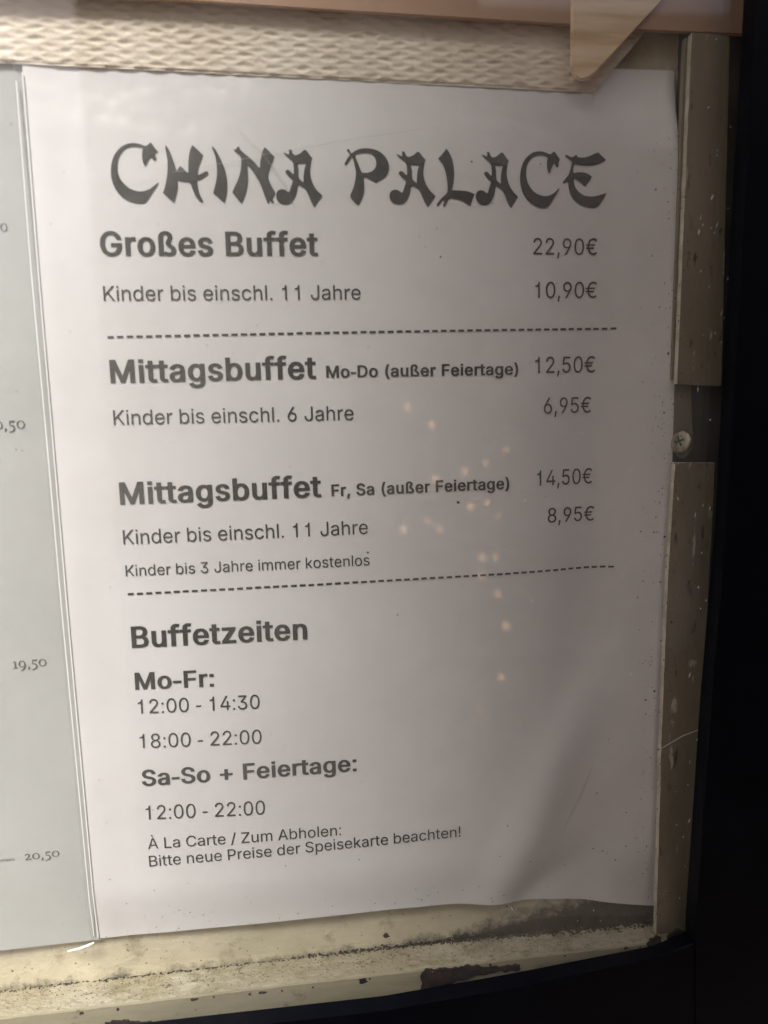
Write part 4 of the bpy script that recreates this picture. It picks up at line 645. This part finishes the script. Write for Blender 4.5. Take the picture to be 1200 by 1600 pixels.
for cp, cw_, ct in (([(62, 16), (70, 24), (77, 34), (80, 42)], .9, .16), ([(28, 33), (60, 27), (96, 20), (128, 15)], .35, .10),
                  ([(170, 262), (176, 250), (181, 236)], 1.2, .2)):
    ribbon('sleeve_crease', resample(cp, 40), lambda u, v: sheet_h(u, v) + .62, lambda t, q=cw_: .05 + q * math.sin(math.pi * t), ct, SLEEVE, menu)

# --- lettering
def area(c):
    return sum(c[i][0] * c[(i + 1) % len(c)][1] - c[(i + 1) % len(c)][0] * c[i][1] for i in range(len(c))) / 2
def embolden(c, dx, dy):
    n = len(c); out = []
    for i in range(n):
        p0, p1, p2 = c[i - 1], c[i], c[(i + 1) % n]
        e0 = Vector((p1[0] - p0[0], p1[1] - p0[1])); e1 = Vector((p2[0] - p1[0], p2[1] - p1[1]))
        if e0.length < 1e-6 or e1.length < 1e-6: out.append(p1); continue
        e0.normalize(); e1.normalize()
        n0 = Vector((e0.y, -e0.x)); n1 = Vector((e1.y, -e1.x))
        m_ = n0 + n1
        if m_.length < .3: m_ = n0
        m_ = m_ / max(.35, m_.length_squared / 2) if m_.length else n0
        out.append((p1[0] + m_.x * dx, p1[1] + m_.y * dy))
    return out
def inside(p, poly):
    r = False; n = len(poly)
    for i in range(n):
        a, b = poly[i], poly[(i + 1) % n]
        if (a[1] > p[1]) != (b[1] > p[1]) and p[0] < (b[0] - a[0]) * (p[1] - a[1]) / (b[1] - a[1]) + a[0]: r = not r
    return r
GL = {}
def clean(c):
    o = []
    for p in c:
        if not o or math.hypot(p[0] - o[-1][0], p[1] - o[-1][1]) > 4.5: o.append(p)
    if len(o) > 3 and math.hypot(o[0][0] - o[-1][0], o[0][1] - o[-1][1]) < 4.5: o.pop()
    return o
def winding(p, cs):
    n = 0
    for c in cs:
        for i in range(len(c)):
            a, b = c[i - 1], c[i]
            if (a[1] <= p[1]) != (b[1] <= p[1]):
                x = a[0] + (b[0] - a[0]) * (p[1] - a[1]) / (b[1] - a[1])
                if x > p[0]: n += 1 if b[1] > a[1] else -1
    return n
def glyph(ch, bold):
    """(advance, points, triangles) of one character."""
    k = (ch, bold)
    if k in GL: return GL[k]
    adv, raw = GLYPHS[ch]
    cs = [clean(list(zip(r[0::2], r[1::2]))) for r in raw]
    pts, tri = [], []
    if cs:
        if area(max(cs, key=lambda c: abs(area(c)))) < 0: cs = [list(reversed(c)) for c in cs]
        dx, dy = (26, 11) if bold else (1.5, 0)
        cs = [embolden(c, dx, dy) for c in cs]
        vv, ee = [], []
        for c in cs:
            o = len(vv); vv += [Vector(p) for p in c]; ee += [(o + i, o + (i + 1) % len(c)) for i in range(len(c))]
        ov, oe, of, _, _, _ = delaunay_2d_cdt(vv, ee, [], 0, 0.01)
        pts = [(v.x, v.y) for v in ov]
        for f in of:
            q = (sum(pts[i][0] for i in f) / len(f), sum(pts[i][1] for i in f) / len(f))
            if winding(q, cs) != 0: tri.append(list(f))
        used = sorted({i for f in tri for i in f}); mp = {i: n for n, i in enumerate(used)}
        pts = [pts[i] for i in used]; tri = [[mp[i] for i in f] for f in tri]
    GL[k] = (adv + (30 if bold else 0), pts, tri); return GL[k]

def fill(layers_by_w, name, mat, parent, hfn):
    """layers: list of (contour list, extra w). Fills them and lays them on the sheet."""
    verts, faces = [], []
    for lvl, sols in [(l, [s_]) for l, ss in layers_by_w.items() for s_ in ss]:
        cd = bpy.data.curves.new('tmp', 'CURVE'); cd.dimensions = '2D'; cd.fill_mode = 'BOTH'
        for cont in sols:
            for c in cont:
                sp = cd.splines.new('POLY'); sp.points.add(len(c) - 1)
                for pt, (x, y) in zip(sp.points, c): pt.co = (x * 100, y * 100, 0, 1)
                sp.use_cyclic_u = True
        ob = bpy.data.objects.new('tmp', cd)
        me = ob.to_mesh()
        o = len(verts)
        for v in me.vertices: verts.append((v.co.x / 100, v.co.y / 100, lvl))
        for f in me.polygons: faces.append([o + i for i in f.vertices])
        ob.to_mesh_clear(); bpy.data.objects.remove(ob); bpy.data.curves.remove(cd)
    me = bpy.data.meshes.new(name)
    me.from_pydata([W(x, y, hfn(x, y) + .2 + .02 * l) for x, y, l in verts], [], faces)
    return link_mesh(name, me, mat, parent)

def set_line(text, bold, a, b, cap, parent, name, hfn, mat):
    x = 0; V, F = [], []
    for k, ch in enumerate(text):
        adv, pts, tri = glyph(ch, bold)
        o = len(V)
        V += [(px + x, py, k % 3) for px, py in pts]; F += [[o + i for i in f] for f in tri]
        x += adv
    mn = min(p[0] for p in V); mx = max(p[0] for p in V)
    capu = max(p[1] for p in glyph('F', bold)[1])
    L = math.hypot(b[0] - a[0], b[1] - a[1]); sx = L / (mx - mn); sy = cap / capu
    ex = ((b[0] - a[0]) / L, (b[1] - a[1]) / L)
    out = []
    for px, py, l in V:
        q = (a[0] + ex[0] * (px - mn) * sx + ex[1] * py * sy, a[1] + ex[1] * (px - mn) * sx - ex[0] * py * sy)
        out.append(W(q[0], q[1], hfn(*q) + .2 + .02 * l))
    me = bpy.data.meshes.new(name); me.from_pydata(out, [], F)
    return link_mesh(name, me, mat, parent)

def chaikin(c):
    out = []; n = len(c)
    for i in range(n):
        p0, p1, p2 = c[i - 1], c[i], c[(i + 1) % n]
        e0 = Vector((p1[0] - p0[0], p1[1] - p0[1])).normalized(); e1 = Vector((p2[0] - p1[0], p2[1] - p1[1])).normalized()
        if e0.dot(e1) < .55: out.append(p1)                       # keep the sharp corners of the brush strokes
        else:
            out.append((p1[0] * .8 + p0[0] * .2, p1[1] * .8 + p0[1] * .2)); out.append((p1[0] * .8 + p2[0] * .2, p1[1] * .8 + p2[1] * .2))
    return out
for L_ in D['title']:
    fill({0: [[chaikin([tuple(p) for p in c]) for c in L_]]}, 'brush_letter', INK, menu, sheet_h)
names = {True: 'bold_heading', False: 'printed_line'}
for t, wt, a, b, cap in D['text']:
    bold = wt == 'b'
    nm = 'price' if t.endswith('€') else names[bold]
    if len(t) > 13 and bold and not t.startswith('Sa'): nm = 'small_heading'
    set_line(t, bold, a, b, cap, menu, nm, sheet_h, INK)
for a, b in D['dash']:
    lay = {0: []}; n = 57; L = math.hypot(b[0] - a[0], b[1] - a[1]); st = L / (n - .32)
    ex = ((b[0] - a[0]) / L, (b[1] - a[1]) / L)
    for i in range(n):
        x0 = a[0] + ex[0] * st * i; y0 = a[1] + ex[1] * st * i + random.uniform(-.04, .04); q = st * random.uniform(.64, .7)
        lay[0].append([[(x0, y0), (x0 + ex[0] * q, y0 + ex[1] * q), (x0 + ex[0] * q, y0 + ex[1] * q - .72), (x0, y0 - .72)]])
    fill(lay, 'dashed_rule', INK, menu, sheet_h)

# left-hand sheet
left = empty('menu_sheet', W(-105, 290, 0))
tag(left, 'greyish menu page cut off at the left edge, with small serif prices', 'menu')
def left_h(u, v):
    return -.35 + 1.0 * math.sin(math.pi * min(1, max(0, (u + 212) / 212))) * .9 + .35 * noise.noise(Vector((u * .02, v * .012, 9)))
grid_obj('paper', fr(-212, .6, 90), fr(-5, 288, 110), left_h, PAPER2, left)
grid_obj('plastic_sleeve', fr(-214, -1.2, 60), fr(-5.5, 291, 70), lambda u, v: left_h(u, v) + .5 + .15 * noise.noise(Vector((u * .03, v * .02, 2))), SLEEVE, left)
def ell(cx_, cy_, rx, ry, ti, n=22, tilt=0.0):
    o = [(cx_ + rx * math.cos(2 * math.pi * k / n), cy_ + ry * math.sin(2 * math.pi * k / n)) for k in range(n)]
    i_ = [(cx_ + rx * ti * math.cos(2 * math.pi * k / n + tilt) , cy_ + ry * (ti + .22) * math.sin(2 * math.pi * k / n + tilt)) for k in range(n)]
    return [o, list(reversed(i_))]
def stroke(pts, ws_):
    l, r = [], []
    for i, p in enumerate(pts):
        a = pts[max(0, i - 1)]; b = pts[min(len(pts) - 1, i + 1)]
        L = math.hypot(b[0] - a[0], b[1] - a[1]) or 1; nx, ny = -(b[1] - a[1]) / L, (b[0] - a[0]) / L
        w_ = ws_[i] / 2; l.append((p[0] + nx * w_, p[1] + ny * w_)); r.append((p[0] - nx * w_, p[1] - ny * w_))
    return [l + list(reversed(r))]
# old-style figures, x-height 1
OS = {'0': (1.15, [ell(.55, .5, .5, .5, .62)]),
      '1': (.72, [stroke([(.36, .04), (.36, .94)], [.2, .2]), [[(.08, 0), (.64, 0), (.64, .09), (.08, .09)]], [[(.1, .8), (.3, .86), (.3, .96), (.1, .9)]]]),
      '2': (.98, [stroke([(.12, .72), (.26, .92), (.5, .95), (.68, .78), (.62, .52), (.36, .26), (.14, .07)], [.12, .16, .17, .22, .2, .15, .1]), [[(.08, 0), (.86, 0), (.9, .26), (.82, .26), (.76, .14), (.08, .14)]]]),
      '5': (.95, [stroke([(.26, .95), (.24, .42), (.48, .42), (.7, .28), (.74, .02), (.58, -.24), (.3, -.36), (.08, -.34)], [.1, .1, .16, .2, .22, .18, .12, .1]), [[(.22, .84), (.8, .84), (.86, 1.02), (.22, 1.0)]]]),
      '9': (1.08, [ell(.5, .52, .45, .47, .58), stroke([(.9, .52), (.88, .2), (.7, -.12), (.4, -.36), (.2, -.42)], [.18, .2, .18, .12, .06])]),
      ',': (.5, [stroke([(.22, .1), (.26, -.02), (.2, -.2), (.06, -.34)], [.24, .24, .14, .05])])}
for t, a, b, xh in D['serif']:
    x = 0; pl = []
    for ch in t:
        adv, sols = OS[ch]
        for s_ in sols: pl.append([[(px + x, py) for px, py in c] for c in s_])
        x += adv
    wtot = x - .1; L = math.hypot(b[0] - a[0], b[1] - a[1]); sx = L / wtot; sy = xh
    ex = ((b[0] - a[0]) / L, (b[1] - a[1]) / L)
    lay = {}
    for i, cont in enumerate(pl):
        lay.setdefault(i % 3, []).append([[(a[0] + ex[0] * px * sx + ex[1] * py * sy, a[1] + ex[1] * px * sx - ex[0] * py * sy) for px, py in c] for c in cont])
    fill(lay, 'serif_price', INK2, left, left_h)
a, b = D['tiny']
set_line('Personen', False, a, b, 1.15, left, 'printed_line', left_h, INK2)

# ---------------------------------------------------------------- dirt
def blob(bm, u, v, w, r, flat=.5, seed=0, sx=1.0):
    n = 7; a0 = random.random() * 6
    c = bm.verts.new(W(u, v, w + r * flat))
    ring = []
    for k in range(n):
        q = r * random.uniform(.65, 1.25); an = a0 + 2 * math.pi * k / n
        ring.append(bm.verts.new(W(u + q * math.cos(an) * sx, v + q * math.sin(an), w)))
    for k in range(n): bm.faces.new((c, ring[k], ring[(k + 1) % n]))
    bm.faces.new(list(reversed(ring)))
for u, v, s in D['dots']:
    bm = bmesh.new(); r = s * .34
    blob(bm, u, v, 16.35, r, .4); blob(bm, u + r * .7, v + r * .3, 16.35, r * .55, .4)
    from_bm('dirt_spot', bm, GRIME, glass)
# fine specks in front of the right edge of the sheet and above the sill
bm = bmesh.new()
for k in range(460):
    v = random.uniform(20, 296); e = interp([(0, 206), (120, 204.8), (300, 201.5)], v)
    u = e - abs(random.gauss(0, 5.5)) - .3 + (random.random() < .1) * -6
    r = random.choice((.12, .17, .22, .3)) * (1.5 if random.random() < .08 else 1)
    blob(bm, u, v, 16.4, r, .4, sx=random.uniform(.4, .9))
for k in range(300):
    blob(bm, random.uniform(-20, 215), random.gauss(284, 12), 16.4, random.choice((.1, .15, .22)), .4)
for k in range(90):
    blob(bm, random.uniform(-20, 205), random.uniform(0, 300), 16.4, random.choice((.09, .12, .16)), .4)
fs = from_bm('fine_dirt', bm, GRIME, glass); tag(fs, kind='stuff')
# pale flecks and scratches on the glass
bm = bmesh.new()
def scr_(u, v, L, an, wdt=.06):
    dx, dy = math.cos(an), math.sin(an)
    p = [(u - dx * L / 2, v - dy * L / 2), (u + dy * wdt, v - dx * wdt), (u + dx * L / 2, v + dy * L / 2), (u - dy * wdt, v + dx * wdt)]
    vv = [bm.verts.new(W(x, y, 19.05)) for x, y in p]; bm.faces.new(vv)
for k in range(60): scr_(random.uniform(206.5, 220), random.uniform(-10, 295), random.choice((.5, .8, 1.2, 2.2)), random.gauss(1.75, .25), random.choice((.1, .16, .26)))
for k in range(70): scr_(random.uniform(140, 206), random.uniform(90, 295), random.choice((.4, .7, 1.6)), random.gauss(1.8, .4), random.choice((.08, .12, .18)))
for k in range(60): scr_(random.uniform(0, 200), random.uniform(200, 300), random.choice((.4, .6, .9)), random.uniform(0, 3), random.choice((.08, .12)))
fk = from_bm('pale_scratches', bm, FLECK, glass); tag(fk, kind='stuff')

# grime gathered where the ledge meets the back board
def grime(name, n, mat, fu, fv, fr_):
    bm = bmesh.new()
    for k in range(n):
        u = fu(); w, rr = fv(u), fr_(u)
        c = W(u, ledge_v(u, w) - rr * .2, w)
        ico = bmesh.ops.create_icosphere(bm, subdivisions=1, radius=rr / 1000, matrix=Matrix.Translation(c))['verts']
        s = Vector((random.uniform(.7, 1.6), random.uniform(.7, 1.5), random.uniform(.4, .9)))
        for vtx in ico:
            d = vtx.co - c; vtx.co = c + Vector((d.x * s.x, d.y * s.y, d.z * s.z)) * random.uniform(.8, 1.2)
    o = from_bm(name, bm, mat, case); tag(o, kind='stuff'); return o
grime('grime', 2600, GRIME, lambda: random.choice((random.uniform(-40, 212), random.triangular(100, 212, 205), random.triangular(60, 212, 190))),
      lambda u: -2.7 + abs(random.gauss(0, .7 + 1.6 * sstep(110, 200, u))), lambda u: random.choice((.12, .18, .25, .35)) * (1 + .6 * sstep(130, 200, u)))
grime('sand', 1500, GRIME2, lambda: random.uniform(-40, 212), lambda u: random.triangular(-2.6, 14, 0), lambda u: random.choice((.08, .12, .16, .22)))
# dark growth creeping up the board in the lower right
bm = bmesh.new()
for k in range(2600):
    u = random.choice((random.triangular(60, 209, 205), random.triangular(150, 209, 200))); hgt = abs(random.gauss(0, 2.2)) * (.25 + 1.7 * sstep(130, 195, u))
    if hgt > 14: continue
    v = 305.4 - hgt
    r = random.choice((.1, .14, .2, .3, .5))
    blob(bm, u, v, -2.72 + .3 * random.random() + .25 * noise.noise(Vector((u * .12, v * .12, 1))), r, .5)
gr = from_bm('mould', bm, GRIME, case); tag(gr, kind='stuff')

# the stray hair
def tube(name, pts, rad, mat, parent=None):
    bm = bmesh.new(); rings = []
    for i, p in enumerate(pts):
        a = pts[max(0, i - 1)]; b = pts[min(len(pts) - 1, i + 1)]
        d = (b - a).normalized(); s = d.cross(Vector((0, 1, 0))).normalized(); t = d.cross(s)
        r = rad(i / (len(pts) - 1)) if callable(rad) else rad
        rings.append([bm.verts.new(p + (s * math.cos(k * math.pi / 3) + t * math.sin(k * math.pi / 3)) * r) for k in range(6)])
    for r0, r1 in zip(rings, rings[1:]):
        for k in range(6): bm.faces.new((r0[k], r0[(k + 1) % 6], r1[(k + 1) % 6], r1[k]))
    return from_bm(name, bm, mat, parent, True)
hp = [W(u, v, 16.4) for u, v in resample([tuple(p) for p in D['hair']], 30)]
hr = tube('hair', hp, lambda t: .00005 + .00013 * t, HAIR)
tag(hr, 'thin pale curved hair stuck across the right metal strip', 'hair')

# ---------------------------------------------------------------- fairy lights behind the viewer, mirrored in the glass
m = Mat('lit warm bulb'); m.b.inputs['Emission Color'].default_value = (1, .55, .26, 1); m.b.inputs['Emission Strength'].default_value = 2.9; m.col((.8, .6, .4)); BULB = m.m
m = Mat('green wire'); m.col((.03, .035, .03)); WIRE = m.m
B_ = [W(*b) for b in D['bulbs']]
fl_ = empty('fairy_lights', B_[0]); tag(fl_, 'string of small warm lights hanging in front of the added brown pillar, mirrored in the glass', 'fairy lights')
bb = bmesh.new(); bmesh.ops.create_icosphere(bb, subdivisions=2, radius=.0025)
for v in bb.verts: v.co.z *= 1.5
bme = bpy.data.meshes.new('bulb'); bb.to_mesh(bme); bb.free(); bme.materials.append(BULB)
for p in B_:
    o = bpy.data.objects.new('bulb', bme); C.objects.link(o); o.parent = fl_; o.location = p - fl_.location; o.scale = (random.uniform(.65, 1.0),) * 3
wp = []
for a, b in zip(B_, B_[1:]):
    for k in range(8):
        t = k / 8; p = a.lerp(b, t); p.z += .005 - .006 * math.sin(math.pi * t); p.y -= .004; wp.append(p)
tube('wire', wp, .0006, WIRE, fl_)
